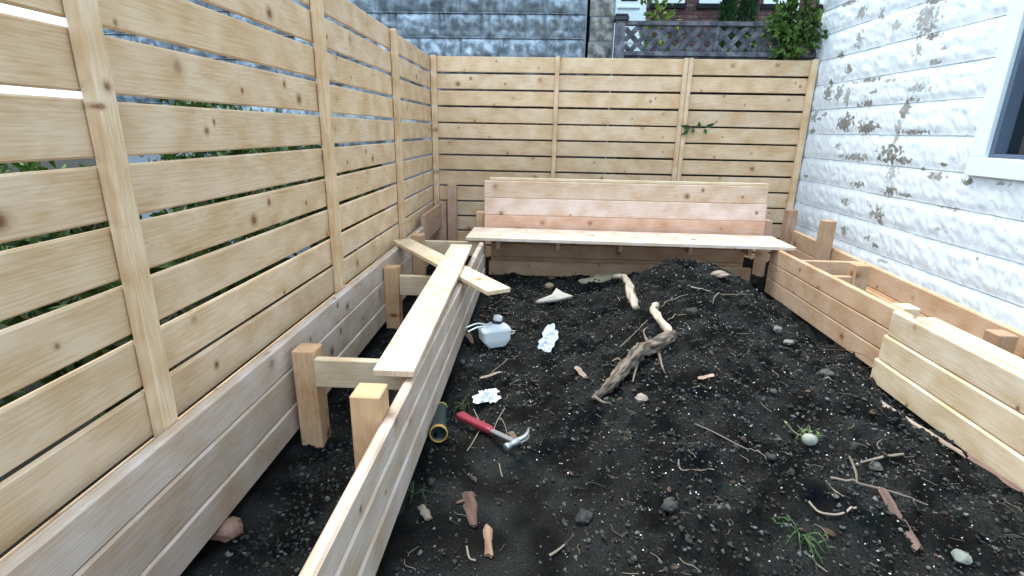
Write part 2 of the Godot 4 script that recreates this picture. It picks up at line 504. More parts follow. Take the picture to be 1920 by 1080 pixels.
# ------------------------------------------------------------------ fences
const PITCH := 0.1524
const TOP := 1.86
const FENCE := Color(0.84, 0.665, 0.475)
const SILVER := Color(0.68, 0.595, 0.545)      # weathered grey-pink bench boards
const PINK := Color(0.80, 0.57, 0.46)
const TAN := Color(0.68, 0.50, 0.365)
const POST := Color(0.70, 0.48, 0.31)
const PALE := Color(0.85, 0.755, 0.59)

func fence_boards():
	var f := thing("slat_fence", Vector3(0, 0, 2.4), "long new cedar slat fence with slender posts, running toward the stone house", "fence", "new cedar slat fences")
	var o := -f.position
	for k in 13:
		var yc := TOP - (k + 0.5) * PITCH
		var gap := rng.randf_range(0.015, 0.021)
		# two lengths butted behind the second post
		var cut: float = [2.72, 2.72, 4.06, 2.72, 4.06, 1.38][k % 6]
		for seg in [[0.0, cut - 0.001], [cut + 0.001, 5.6]]:
			var L: float = seg[1] - seg[0]
			var b := plank(f, "board", o + Vector3(-0.0105 + rng.randf_range(-0.0015, 0.001), yc + rng.randf_range(-0.0015, 0.0015), (seg[0] + seg[1]) * 0.5), Vector3(L, PITCH - gap, 0.019), bz(), FENCE, M.wood, 0.005, 0.08)
			b.rotate_object_local(Vector3(0, 1, 0), rng.randf_range(-0.0006, 0.0006))
	for z in [4.055, 2.705, 1.375, 5.4]:
		post(f, "post", o.x + 0.0015, o.x + 0.044, o.z + z - 0.028, o.z + z + 0.028, 0.02, TOP + 0.02 if z > 1.5 else TOP - 0.012, FENCE * 1.02, M.wood, 0.004)
	var g := thing("slat_fence", Vector3(1.8, 0, 0), "new cedar slat fence behind the bench, spanning from fence corner to white house", "fence", "new cedar slat fences")
	o = -g.position
	for k in 13:
		var yc := TOP - (k + 0.5) * PITCH
		var gap := rng.randf_range(0.015, 0.019)
		for seg in [[0.002, 2.40], [2.402, 3.575]]:
			var L: float = seg[1] - seg[0]
			var b := plank(g, "board", o + Vector3((seg[0] + seg[1]) * 0.5, yc + rng.randf_range(-0.001, 0.001), -0.0105 + rng.randf_range(-0.001, 0.001)), Vector3(L, PITCH - gap, 0.019), bx(), FENCE, M.wood, 0.004, 0.08)
			b.rotate_object_local(Vector3(0, 0, 1), rng.randf_range(-0.0008, 0.0008))
	for p in [[0.005, 0.06], [1.187, 1.228], [2.378, 2.418], [2.421, 2.462], [3.535, 3.59]]:
		post(g, "post", o.x + p[0], o.x + p[1], 0.0015, 0.042, 0.02, TOP - 0.003, FENCE * 1.03, M.wood, 0.004)

# ------------------------------------------------------------------ bench frames
func bench_frames():
	# along the left fence
	var f := thing("unfinished_bench", Vector3(0.38, 0, 2.7), "unfinished wooden bench frame along the long slat fence, with loose planks on it", "bench", "benches under construction")
	var o := -f.position
	var ys := [[0.247, 0.375], [0.0935, 0.2465], [-0.03, 0.093]]
	for y in ys:
		plank(f, "board", o + Vector3(0.0665 + 0.005 * ys.find(y), (y[0] + y[1]) * 0.5, 3.35), Vector3(4.9, y[1] - y[0], 0.036), bz(), SILVER if y != ys[0] else SILVER * 1.06, M.wood, 0.007)
	# boards by the corner, one course higher
	for y in [[0.352, 0.47], [0.23, 0.35]]:
		plank(f, "board", o + Vector3(0.073, (y[0] + y[1]) * 0.5 + 0.002, 0.50), Vector3(0.78, y[1] - y[0], 0.034), bz(), PINK * 0.8, M.wood, 0.005)
	var fr := [[0.2735, 0.36], [0.1635, 0.273], [0.055, 0.163]]
	for y in fr:
		plank(f, "board", o + Vector3(0.6405 + 0.0055 * fr.find(y), (y[0] + y[1]) * 0.5, 3.50), Vector3(4.2, y[1] - y[0], 0.035), bz(), SILVER if y != fr[0] else SILVER * 1.06, M.wood, 0.007)
	post(f, "post", o.x + 0.0905, o.x + 0.182, o.z + 2.06, o.z + 2.149, -0.25, 0.335, POST, M.wood)
	post(f, "post", o.x + 0.112, o.x + 0.203, o.z + 3.386, o.z + 3.475, -0.25, 0.342, POST * 1.08, M.wood)
	post(f, "post", o.x + 0.533, o.x + 0.6235, o.z + 3.89, o.z + 3.98, -0.25, 0.44, POST * 1.05, M.wood)
	post(f, "post", o.x + 0.0915, o.x + 0.18, o.z + 1.30, o.z + 1.39, -0.25, 0.40, POST, M.wood)
	for j in [[0.207, 0.624, 3.475, 0.20, 0.318], [0.182, 0.624, 2.10, 0.145, 0.275], [0.1, 0.624, 1.28, 0.23, 0.336], [0.30, 0.624, 4.62, 0.21, 0.335]]:
		plank(f, "joist", o + Vector3((j[0] + j[1]) * 0.5, (j[3] + j[4]) * 0.5, j[2]), Vector3(j[1] - j[0], j[4] - j[3], 0.036), bx(), PALE * 0.92, M.wood)
	# along the back fence, under the seat
	var g := thing("garden_bench", Vector3(1.75, 0, 0.9), "wooden bench with pale seat and pinkish knotty backrest in front of the back fence", "bench", "benches under construction")
	back_bench = g
	o = -g.position
	for y in [[0.232, 0.352, 0.80], [0.110, 0.230, 0.80], [-0.012, 0.115, 0.985], [-0.012, 0.108, 0.80]]:
		plank(g, "board", o + Vector3(1.768, (y[0] + y[1]) * 0.5, y[2]), Vector3(2.215, y[1] - y[0], 0.03), bx(), TAN * 0.85, M.wood, 0.007)
	for x in [0.75, 1.24, 1.75, 2.31, 2.78]:
		plank(g, "joist", o + Vector3(x, 0.305, 0.985), Vector3(0.33, 0.10, 0.035), bz(), TAN, M.wood)
	for x in [1.19, 2.4]:
		post(g, "post", o.x + x - 0.045, o.x + x + 0.045, o.z + 0.875, o.z + 0.965, -0.25, 0.10, TAN, M.wood)
	post(g, "post", o.x + 0.05, o.x + 0.14, o.z + 0.045, o.z + 0.10, -0.25, 0.49, PINK * 0.85, M.wood)
	post(g, "post", o.x + 0.155, o.x + 0.245, o.z + 0.045, o.z + 0.115, -0.25, 0.66, PINK * 0.82, M.wood)
	post(g, "post", o.x + 0.53, o.x + 0.605, o.z + 0.72, o.z + 0.80, -0.25, 0.50, TAN * 1.1, M.wood)
	post(g, "post", o.x + 3.0, o.x + 3.075, o.z + 0.72, o.z + 0.80, -0.25, 0.49, TAN * 1.1, M.wood)
	post(g, "post", o.x + 3.40, o.x + 3.49, o.z + 0.27, o.z + 0.36, -0.25, 0.525, PINK * 0.8, M.wood)
	# along the white house
	var r := thing("unfinished_bench", Vector3(3.15, 0, 2.6), "wooden bench frame beside the white house, with paler boards on its nearer half", "bench", "benches under construction")
	o = -r.position
	for y in [[0.245, 0.362], [0.122, 0.243], [0.0, 0.120]]:
		plank(r, "board", o + Vector3(2.8985, (y[0] + y[1]) * 0.5, 2.06), Vector3(1.56, y[1] - y[0], 0.034), bz(), TAN * 1.08, M.wood, 0.006)
	for y in [[0.232, 0.365, 0.0], [0.096, 0.2315, 0.007], [-0.035, 0.0955, 0.014]]:
		plank(r, "board", o + Vector3(2.866 - y[2], (y[0] + y[1]) * 0.5, 4.06 - y[2] * 2.0), Vector3(2.58, y[1] - y[0], 0.036), bz(), PALE, M.wood, 0.008)
	plank(r, "board", o + Vector3(2.936, 0.29, 4.15), Vector3(2.55, 0.16, 0.095), bz(), PALE * 1.08, M.wood, 0.006)
	# inner wall against the house
	for y in [[0.145, 0.29], [0.0, 0.143], [-0.145, -0.002]]:
		var b := plank(r, "board", o + Vector3(3.462, (y[0] + y[1]) * 0.5, 2.55), Vector3(4.3, y[1] - y[0], 0.036), bz(), TAN * 1.15, M.wood, 0.006)
		b.rotate(Vector3(1, 0, 0), 0.026)
	plank(r, "ledger", o + Vector3(3.428, 0.075, 2.75), Vector3(3.2, 0.09, 0.03), bz(), TAN, M.wood).rotate(Vector3(1, 0, 0), 0.026)
	post(r, "post", o.x + 3.345, o.x + 3.435, o.z + 1.02, o.z + 1.11, -0.25, 0.545, TAN * 0.92, M.wood)
	post(r, "post", o.x + 3.16, o.x + 3.25, o.z + 1.83, o.z + 1.92, -0.25, 0.385, TAN, M.wood)
	post(r, "post", o.x + 3.27, o.x + 3.36, o.z + 2.82, o.z + 2.91, -0.25, 0.30, TAN * 0.8, M.wood)
	post(r, "post", o.x + 2.918, o.x + 3.005, o.z + 2.655, o.z + 2.745, -0.25, 0.368, PALE, M.wood)
	for j in [[2.92, 3.44, 1.55, 0.20, 0.325], [2.92, 3.16, 1.875, 0.18, 0.30]]:
		plank(r, "joist", o + Vector3((j[0] + j[1]) * 0.5, (j[3] + j[4]) * 0.5, j[2]), Vector3(j[1] - j[0], j[4] - j[3], 0.036), bx(), TAN * 1.1, M.wood)

func seat_and_planks():
	var s := Node3D.new()
	s.name = "seat"
	back_bench.add_child(s)
	s.position = Vector3(1.765, 0.3625, 1.16) - back_bench.position
	for k in 3:
		plank(s, "board", Vector3(0, 0.0125, -0.15 + k * 0.1485), Vector3(2.49 + 0.004 * k, 0.1475, 0.025), bflat_x(), Color(0.88, 0.80, 0.75), M.wood, 0.002, 0.02)
	s.rotation.y = -0.018
	var b := Node3D.new()
	b.name = "backrest"
	back_bench.add_child(b)
	b.position = Vector3(1.79, 0.355, 0.86) - back_bench.position
	var tints := [Color(0.82, 0.655, 0.53), Color(0.93, 0.77, 0.70), Color(0.83, 0.575, 0.465)]
	for k in 3:
		plank(b, "board", Vector3(rng.randf_range(-0.004, 0.004), 0.425 - 0.072 - k * 0.1445, 0.016 + 0.006 * k), Vector3(2.365, 0.143, 0.022), bx(), tints[k], M.wood, 0.006, 0.02)
	plank(b, "cap_board", Vector3(0.02, 0.4385, -0.035), Vector3(2.32, 0.11, 0.022), bflat_x(), PALE * 0.95, M.wood)
	for x in [-1.0, 0.0, 1.0]:
		plank(b, "batten", Vector3(x, 0.20, -0.012), Vector3(0.40, 0.06, 0.032), bup(), TAN, M.wood)
	b.rotation.x = -0.05
	# loose planks
	var c := plank(self, "loose_plank", Vector3(0.475, 0.3905, 2.17), Vector3(1.40, 0.138, 0.024), Basis.IDENTITY, PALE * 1.0, M.wood, 0.002)
	var d := Vector3(0.868, 0.375, 2.722) - Vector3(0.083, 0.384, 1.612)
	c.transform.basis = Basis(d.normalized(), Vector3(0, 1, 0).cross(d.normalized()).normalized(), Vector3(0, 1, 0)).orthonormalized()
	tag(c, "loose wooden plank lying crosswise under the longer plank on the bench frame", "plank", "loose planks on the bench frame")
	var e := plank(self, "loose_plank", Vector3(0.574, 0.409, 2.80), Vector3(1.84, 0.142, 0.024), Basis.IDENTITY, Color(0.86, 0.74, 0.655), M.wood, 0.002)
	var g := Vector3(0.590, 0.3865, 3.71) - Vector3(0.558, 0.431, 1.90)
	e.transform.basis = Basis(g.normalized(), Vector3(1, 0, 0), Vector3(0, 1, 0)).orthonormalized()
	tag(e, "long pale pink loose plank lying lengthwise on the bench frame's edge", "plank", "loose planks on the bench frame")

# ------------------------------------------------------------------ houses and the old fence
func white_house():
	var h := thing("white_house", Vector3(3.6, 0, 2.4), "white painted block house with peeling paint and a sash window", "house")
	var o := -h.position
	var X := 3.6
	var wz0 := 2.04; var wz1 := 3.12; var wy0 := 0.98; var wy1 := 2.42      # casing outline
	var base := 0.993 - 0.213 * 5
	for c in 14:
		var y0 := base + c * 0.213
		var z := -0.09 - (0.20 if c % 2 == 0 else 0.0)
		while z < 3.25:
			var z1 := z + 0.40
			var a: float = max(z, -0.09); var b: float = min(z1, 3.25)
			z = z1
			if b - a < 0.05: continue
			var mid_y := y0 + 0.1
			if mid_y > wy0 and mid_y < wy1:
				if a > wz0 - 0.03: continue
				b = min(b, wz0)
			# front face looks to -x; a along z, b up
			var m := block_mesh(o + Vector3(X + 0.012 + rng.randf_range(-0.001, 0.001), y0 + 0.002, a + 0.0005), Vector3(0, 0, 1), Vector3(0, 1, 0), Vector3(-1, 0, 0), b - a - 0.001, 0.2045 + rng.randf_range(-0.003, 0.006), 0.014, 0, Color(1, 1, 1), true, 20, 11)
			# texture coordinates follow the wall, so that peeled patches run over joints
			var ar := m.surface_get_arrays(0)
			var pv: PackedVector3Array = ar[Mesh.ARRAY_VERTEX]
			var uv := PackedVector2Array()
			for p in pv: uv.append(Vector2((p.z + h.position.z + 0.1) / 3.4, 1.0 - p.y / 2.9))
			ar[Mesh.ARRAY_TEX_UV] = uv
			var m2 := ArrayMesh.new()
			m2.add_surface_from_arrays(Mesh.PRIMITIVE_TRIANGLES, ar)
			put("block", m2, M.paint, h)
	# body of the house behind the blocks, with the window opening left free
	var pw: Material = M.white
	box(h, "wall", o + Vector3(X + 0.022, -0.3, -0.085), o + Vector3(X + 5.0, 0.985, 9.0), pw)
	box(h, "wall", o + Vector3(X + 0.022, 0.985, -0.085), o + Vector3(X + 5.0, 2.40, wz0 + 0.02), pw)
	box(h, "wall", o + Vector3(X + 0.022, 2.40, -0.085), o + Vector3(X + 5.0, 5.4, 9.0), pw)
	box(h, "wall", o + Vector3(X + 0.022, 0.985, wz1 - 0.02), o + Vector3(X + 5.0, 2.40, 9.0), pw)
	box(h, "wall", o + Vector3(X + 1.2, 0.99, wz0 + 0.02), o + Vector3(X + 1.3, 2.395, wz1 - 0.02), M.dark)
	box(h, "roof", o + Vector3(X - 0.25, 5.4, -0.35), o + Vector3(X + 5.2, 5.6, 9.2), M.dark)
	var w := Node3D.new()
	w.name = "window"
	h.add_child(w)
	var gz0 := 2.145; var gz1 := 2.92; var gy0 := 1.088; var gy1 := 2.25
	box(w, "casing", o + Vector3(X - 0.022, wy0 + 0.004, wz0), o + Vector3(X + 0.06, gy0, wz1), pw, 0.003)
	box(w, "casing", o + Vector3(X - 0.020, gy0 + 0.001, wz0), o + Vector3(X + 0.06, wy1, gz0), pw, 0.003)
	box(w, "casing", o + Vector3(X - 0.020, gy0 + 0.001, gz1), o + Vector3(X + 0.06, wy1, wz1), pw, 0.003)
	box(w, "casing", o + Vector3(X - 0.021, gy1, gz0 + 0.001), o + Vector3(X + 0.06, wy1, gz1 - 0.001), pw, 0.003)
	box(w, "jamb", o + Vector3(X + 0.004, gy0 + 0.001, gz0 + 0.001), o + Vector3(X + 0.14, gy1, gz0 + 0.03), M.sash)
	box(w, "jamb", o + Vector3(X + 0.004, gy0 + 0.001, gz1 - 0.03), o + Vector3(X + 0.14, gy1, gz1 - 0.001), M.sash)
	box(w, "sill", o + Vector3(X + 0.002, gy0 + 0.001, gz0 + 0.031), o + Vector3(X + 0.13, gy0 + 0.022, gz1 - 0.031), M.sash)
	box(w, "sash_rail", o + Vector3(X + 0.03, 1.605, gz0 + 0.031), o + Vector3(X + 0.085, 1.645, gz1 - 0.031), pw)
	box(w, "pane", o + Vector3(X + 0.072, gy0 + 0.023, gz0 + 0.032), o + Vector3(X + 0.077, 1.604, gz1 - 0.032), M.glass)
	box(w, "pane", o + Vector3(X + 0.052, 1.646, gz0 + 0.032), o + Vector3(X + 0.057, gy1 - 0.002, gz1 - 0.032), M.glass)
	for k in 9:
		box(w, "blind_slat", o + Vector3(X + 0.10, 1.70 + k * 0.06, gz0 + 0.04), o + Vector3(X + 0.104, 1.752 + k * 0.06, gz1 - 0.04), M.sash, 0.001)

func stone_house():
	var h := thing("stone_house", Vector3(-0.9, 0, -0.115), "grey blue house of rough rock-faced blocks rising behind the slat fence", "house")
	var o := -h.position
	var Z := -0.115
	var core := mat(null, 0.9, Color(0.56, 0.60, 0.64), false)
	for c in range(4, 14):
		var y0 := 2.034 + (c - 9) * 0.213
		var x := 0.068 - 0.412 * 9 - (0.206 if c % 2 == 0 else 0.0)
		while x < 1.46:
			var x1 := x + 0.412
			var a: float = max(x, -3.6); var b: float = min(x1, 1.468)
			x = x1
			if b - a < 0.04: continue
			var k := rng.randf_range(0.75, 1.35)
			var t := Color(0.40 * k, 0.49 * k, 0.57 * k)
			put("block", block_mesh(o + Vector3(a + 0.005, y0 + 0.006, Z - 0.02), Vector3(1, 0, 0), Vector3(0, 1, 0), Vector3(0, 0, 1), b - a - 0.010, 0.201, 0.075, c * 50 + int(a * 10), t, false, 14, 8), M.stone, h)
		var bead := plank_mesh(5.05, 0.011, 0.03, 0.003, Color(0.36, 0.41, 0.46), 0, 0.0)
		var bo := put("mortar_bead", bead, M.stone, h)
		bo.position = o + Vector3(-1.068, y0 + 0.0005, Z - 0.012)
		# corner column of blocks beyond the crack
		var ko := rng.randf_range(0.9, 1.15)
		put("corner_block", block_mesh(o + Vector3(1.498 + 0.012 * (c % 2), y0 + 0.006 - 0.02, Z - 0.02), Vector3(1, 0, 0), Vector3(0, 1, 0), Vector3(0, 0, 1), 0.222 - 0.012 * (c % 2), 0.201, 0.03, c * 77, Color(0.36 * ko, 0.36 * ko, 0.34 * ko), false), M.stone, h)
	box(h, "wall", o + Vector3(-3.595, -0.3, -5.0), o + Vector3(1.735, 1.0, Z - 0.022), core)
	box(h, "wall", o + Vector3(-3.595, 1.0, -5.0), o + Vector3(1.472, 5.2, Z - 0.028), core)
	box(h, "wall", o + Vector3(1.508, 1.0, -5.0), o + Vector3(1.735, 5.2, Z - 0.03), core)
	box(h, "wall", o + Vector3(-3.595, 3.11, Z - 0.028), o + Vector3(1.70, 5.2, Z), core)
	box(h, "roof", o + Vector3(-3.9, 5.2, -5.3), o + Vector3(2.0, 5.4, 0.1), M.dark)

func lattice_fence():
	var f := thing("lattice_fence", Vector3(2.7, 0, -0.12), "old weathered grey wooden fence topped with diagonal lattice", "fence")
	var o := -f.position
	var grey := Color(0.15, 0.16, 0.185)
	var Z := -0.088
	var pst := put("post", plank_mesh(2.36, 0.075, 0.092, 0.004, grey * 1.35, 0, 0.1), M.old, f)
	pst.transform = Transform3D(bup(), o + Vector3(1.785, 1.00, Z))
	for s in [[0.135, 2.18, 2.215, 0.6], [0.118, 2.216, 2.236, 0.5]]:
		var cp := put("post_cap", plank_mesh(s[0], s[2] - s[1], s[0], 0.006, grey * s[3], 0, 0.2), M.old, f)
		cp.position = o + Vector3(1.785, (s[1] + s[2]) * 0.5, Z)
	for r in [[2.145, 2.182, 1.1, 0.06], [1.885, 1.925, 1.35, 0.05]]:
		var rl := put("rail", plank_mesh(1.83, r[1] - r[0], r[3], 0.004, grey * r[2], 2, 0.4), M.old, f)
		rl.position = o + Vector3(1.833 + 0.915, (r[0] + r[1]) * 0.5, Z)
	var mid := put("post", plank_mesh(0.22, 0.03, 0.035, 0.003, grey, 0, 0.6), M.old, f)
	mid.transform = Transform3D(bup(), o + Vector3(2.68, 2.035, Z + 0.001))
	# diagonal slats in two layers, cut to the opening between the rails
	var y0 := 1.926; var y1 := 2.144
	var hh := y1 - y0
	for dirn in [1, -1]:
		var x := 1.60
		while x < 3.75:
			var xa := x; var xb: float = x + hh * dirn
			var lo := 1.834; var hi := 3.66
			# clip the slat's centre line to the opening
			var t0 := 0.0; var t1 := 1.0
			var dx := xb - xa
			for lim in [lo, hi]:
				var t: float = (lim - xa) / dx
				if (xa < lo or xa > hi) and t > t0 and t < t1 and ((lim == lo and dx > 0) or (lim == hi and dx < 0)): t0 = t
				elif t > t0 and t < t1 and ((lim == lo and dx < 0) or (lim == hi and dx > 0)): t1 = t
			var pa := Vector3(lerp(xa, xb, t0), lerp(y0, y1, t0), 0); var pb := Vector3(lerp(xa, xb, t1), lerp(y0, y1, t1), 0)
			var inside := (pa.x + pb.x) * 0.5 > lo and (pa.x + pb.x) * 0.5 < hi
			x += 0.143
			if not inside or pa.distance_to(pb) < 0.06: continue
			var k := rng.randf_range(0.75, 1.3)
			var sl := put("lattice_slat", plank_mesh(pa.distance_to(pb), 0.046, 0.007, 0.001, grey * k, rng.randi() % 8, rng.randf()), M.old, f)
			var d := (pb - pa).normalized()
			sl.transform = Transform3D(Basis(d, Vector3(-d.y, d.x, 0), Vector3(0, 0, 1)), o + (pa + pb) * 0.5 + Vector3(0, 0, Z + 0.0045 * dirn))
	var bxx := 1.834
	while bxx < 3.6:
		var bd := put("board", plank_mesh(2.10, 0.138, 0.018, 0.002, grey * rng.randf_range(0.5, 0.7), rng.randi() % 8, rng.randf()), M.old, f)
		bd.transform = Transform3D(Basis(Vector3(0, 1, 0), Vector3(-1, 0, 0), Vector3(0, 0, 1)), o + Vector3(bxx + 0.07, 0.834, Z))
		bxx += 0.142

func brick_house():
	var h := thing("brick_house", Vector3(5.0, 0, -7.0), "dark red brick house with white window frames beyond the lattice fence", "house")
	var o := -h.position
	var core := mat(null, 0.9, Color(0.50, 0.46, 0.46), false)
	box(h, "wall", o + Vector3(3.22, -0.3, -14.0), o + Vector3(11.0, 7.0, -7.012), core)
	box(h, "roof", o + Vector3(2.9, 7.0, -14.3), o + Vector3(11.3, 7.2, -6.7), M.dark)
	var wins := [[3.33, 4.0], [4.30, 4.95], [5.62, 6.08], [6.75, 7.4]]
	var meshes := []
	for i in 5:
		var t: Color = [Color(0.16, 0.085, 0.08), Color(0.20, 0.11, 0.10), Color(0.13, 0.075, 0.08), Color(0.17, 0.10, 0.105), Color(0.24, 0.16, 0.15)][i]
		meshes.append(plank_mesh(0.205, 0.060, 0.024, 0.002, t, 0, 0.0))
	for c in 16:
		var y := 2.78 + c * 0.0735
		var x := 3.235 + (0.11 if c % 2 else 0.0)
		while x < 6.75:
			var b := put("brick", meshes[rng.randi() % 5], M.brick, h)
			b.position = o + Vector3(x + 0.1, y + 0.03, -7.006)
			x += 0.2165
	for wv in wins:
		var w := Node3D.new()
		w.name = numbered(h, "window")
		h.add_child(w)
		var zf := -6.99
		box(w, "sill", o + Vector3(wv[0] - 0.04, 3.70, -7.0), o + Vector3(wv[1] + 0.04, 3.795, -6.95), M.dark)
		box(w, "frame", o + Vector3(wv[0], 3.796, -7.0), o + Vector3(wv[1], 4.02, -6.96), M.white)
		box(w, "frame", o + Vector3(wv[0], 4.021, -7.0), o + Vector3(wv[0] + 0.07, 5.4, zf + 0.02), M.white)
		box(w, "frame", o + Vector3(wv[1] - 0.07, 4.021, -7.0), o + Vector3(wv[1], 5.4, zf + 0.02), M.white)
		box(w, "frame", o + Vector3(wv[0] + 0.071, 5.33, -7.0), o + Vector3(wv[1] - 0.071, 5.4, zf + 0.02), M.white)
		box(w, "pane", o + Vector3(wv[0] + 0.071, 4.022, -7.0), o + Vector3(wv[1] - 0.071, 5.329, zf), M.glass)
	box(h, "downpipe", o + Vector3(6.24, 0.0, -6.99), o + Vector3(6.33, 6.9, -6.90), M.white, 0.02)
	# white entrance bay
	var b := thing("entrance_bay", Vector3(2.7, 0, -6.8), "white clad entrance bay with a dark window, next to the brick house", "porch")
	o = -b.position
	box(b, "wall", o + Vector3(1.9, -0.3, -9.0), o + Vector3(3.19, 3.62, -6.82), M.white)
	box(b, "panel", o + Vector3(2.66, 3.0, -6.819), o + Vector3(3.1, 3.60, -6.805), M.white, 0.006)
	box(b, "wall", o + Vector3(1.9, 3.621, -9.0), o + Vector3(3.188, 6.4, -6.83), M.white)
	box(b, "window_sill", o + Vector3(2.60, 3.66, -6.829), o + Vector3(3.06, 3.70, -6.78), M.white, 0.006)
	box(b, "window_pane", o + Vector3(2.66, 3.80, -6.829), o + Vector3(3.0, 4.6, -6.82), M.dark)
	box(b, "roof", o + Vector3(1.8, 6.4, -9.0), o + Vector3(3.215, 6.55, -6.6), M.dark)

# ------------------------------------------------------------------ planting
func arborvitae(at: Vector3, h: float, r: float, label: String):
	var t := thing("arborvitae", at, label, "tree", "columnar evergreens")
	put("trunk", tube_mesh([Vector3(0, -0.1, 0), Vector3(0.01, h * 0.5, 0), Vector3(0, h * 0.92, 0)], [0.07, 0.05, 0.01], 8, Color(0.08, 0.06, 0.045), Color(0.12, 0.09, 0.07), 0.2, 5), M.plain, t)
	var ls := []
	for i in 5200:
		var f := pow(rng.randf(), 0.8)
		var rr := r * (0.55 + 0.45 * sin(PI * min(1.0, f * 1.3 + 0.12))) * (1.0 - pow(f, 5.0))
		var a := rng.randf() * TAU
		rr *= 0.55 + 0.45 * pow(rng.randf(), 0.4) + 0.12 * noise_r.get_noise_3d(cos(a) * 40.0, f * 120.0, sin(a) * 40.0)
		var p := Vector3(cos(a) * rr, f * h, sin(a) * rr)
		ls.append(leaf_at(p, Vector3(cos(a) * 0.6, 1.5, sin(a) * 0.6), 0.12, 0.035, Color(0.030, 0.075, 0.032)))
	put("crown", leaf_mesh(ls), M.leaf, t)

func vine(at: Vector3):
	var t := thing("climbing_vine", at, "leafy green vine climbing over the lattice beside the white house", "vine")
	var ls := []
	for s in 24:
		var x0 := rng.randf_range(0.0, 0.30)
		var y1 := rng.randf_range(1.9, 2.65)
		var pts := [Vector3(x0, 0.0, 0.0)]
		var n := 7
		for i in range(1, n): pts.append(Vector3(x0 - rng.randf_range(-0.05, 0.16) * i / n * 2.2, y1 * i / n, rng.randf_range(-0.02, 0.03)))
		pts.append(Vector3(x0 - rng.randf_range(-0.02, 0.35), y1, rng.randf_range(-0.02, 0.06)))
		for q in pts: q.x = min(q.x, 0.33)
		var c := curve(pts, 4)
		put("stem", tube_mesh(c, radii(c.size(), [0.006, 0.0035, 0.0015]), 5, Color(0.06, 0.07, 0.03), Color(0.09, 0.08, 0.04)), M.plain, t)
		for i in c.size():
			if c[i].y < 1.94 or c[i].x < -0.12: continue
			for k in 7:
				var w: Vector3 = c[i] + rdir() * 0.06
				if w.x > 0.34: continue
				ls.append(leaf_at(w, Vector3(rng.randf_range(-0.6, 0.2), 0.1, 0.8), 0.075, 0.055, Color(0.095, 0.175, 0.05)))
	put("leaves", leaf_mesh(ls), M.leaf, t)

func planting():
	arborvitae(Vector3(4.36, 0.0, -5.2), 4.9, 0.20, "slim dark evergreen column in front of the brick house")
	arborvitae(Vector3(4.77, 0.0, -5.4), 5.2, 0.25, "broader dark evergreen column in front of the brick house")
	vine(Vector3(3.27, 0.0, -0.04))
	bush("young_tree", Vector3(2.36, 0, -1.1), Vector3(0.42, 2.62, 0.5), 15, 26, Vector2(0.09, 0.05), Color(0.17, 0.26, 0.045), "young tree with bright yellow green leaves behind the lattice fence", "tree")
	bush("shrub", Vector3(2.95, 0, -0.8), Vector3(1.0, 2.05, 0.7), 46, 34, Vector2(0.07, 0.04), Color(0.06, 0.12, 0.035), "green shrub growing low behind the lattice fence", "shrub")
	bush("shrub", Vector3(3.45, 0, -0.9), Vector3(0.6, 2.45, 0.6), 34, 30, Vector2(0.07, 0.045), Color(0.07, 0.13, 0.035), "tall green shrub behind the lattice fence by the house corner", "shrub")
	bush("hedge_shrub", Vector3(-1.5, 0, 1.0), Vector3(1.3, 1.5, 1.2), 60, 34, Vector2(0.07, 0.045), Color(0.06, 0.12, 0.03), "green shrub seen through the slats near the stone house", "shrub", "shrubs behind the long slat fence")
	bush("hedge_shrub", Vector3(-1.9, 0, 3.0), Vector3(1.3, 1.2, 1.4), 60, 34, Vector2(0.07, 0.045), Color(0.07, 0.14, 0.03), "green shrub seen through the widest slat gaps", "shrub", "shrubs behind the long slat fence")
	for k in 5:
		bush("hedge_shrub", Vector3(-0.8 + 0.1 * (k % 2), 0, 0.35 + k * 1.05), Vector3(0.9, 0.95 + 0.12 * (k % 3), 1.15), 34, 40, Vector2(0.08, 0.05), Color(0.035, 0.07, 0.022), "low dark green shrub directly behind the long slat fence", "shrub", "low shrubs behind the long slat fence")
	var lf := thing("leaf_sprig", Vector3(2.52, 1.24, 0.0), "small green leaf sprig poking through a gap in the slat fence", "leaves")
	lf.scale = Vector3.ONE * 1.25
	var st := curve([Vector3(0.03, 0.0, -0.03), Vector3(0.02, 0.0, 0.012), Vector3(-0.02, -0.005, 0.03), Vector3(0.1, 0.002, 0.035)], 4)
	put("stem", tube_mesh(st, radii(st.size(), [0.0025, 0.0018, 0.001]), 5, Color(0.07, 0.12, 0.04), Color(0.09, 0.13, 0.05)), M.plain, lf)
	for l in [[-0.01, 0.002, -0.75, 0.1, 0.10, 0.04], [-0.02, -0.004, -0.6, -0.5, 0.095, 0.04], [0.05, 0.004, -0.2, 0.9, 0.05, 0.03], [0.09, 0.004, 0.75, 0.35, 0.085, 0.04], [0.09, -0.002, 0.3, -0.8, 0.05, 0.03], [0.0, 0.0, 0.1, -0.6, 0.05, 0.03]]:
		var d := Vector3(l[2], l[3], 0.35).normalized()
		put("leaf", leaf_mesh([[Vector3(l[0], l[1], 0.028), d, d.cross(Vector3(0, -0.5, 1)).normalized(), l[4], l[5], Color(0.055, 0.125, 0.045)]]), M.leaf, lf)

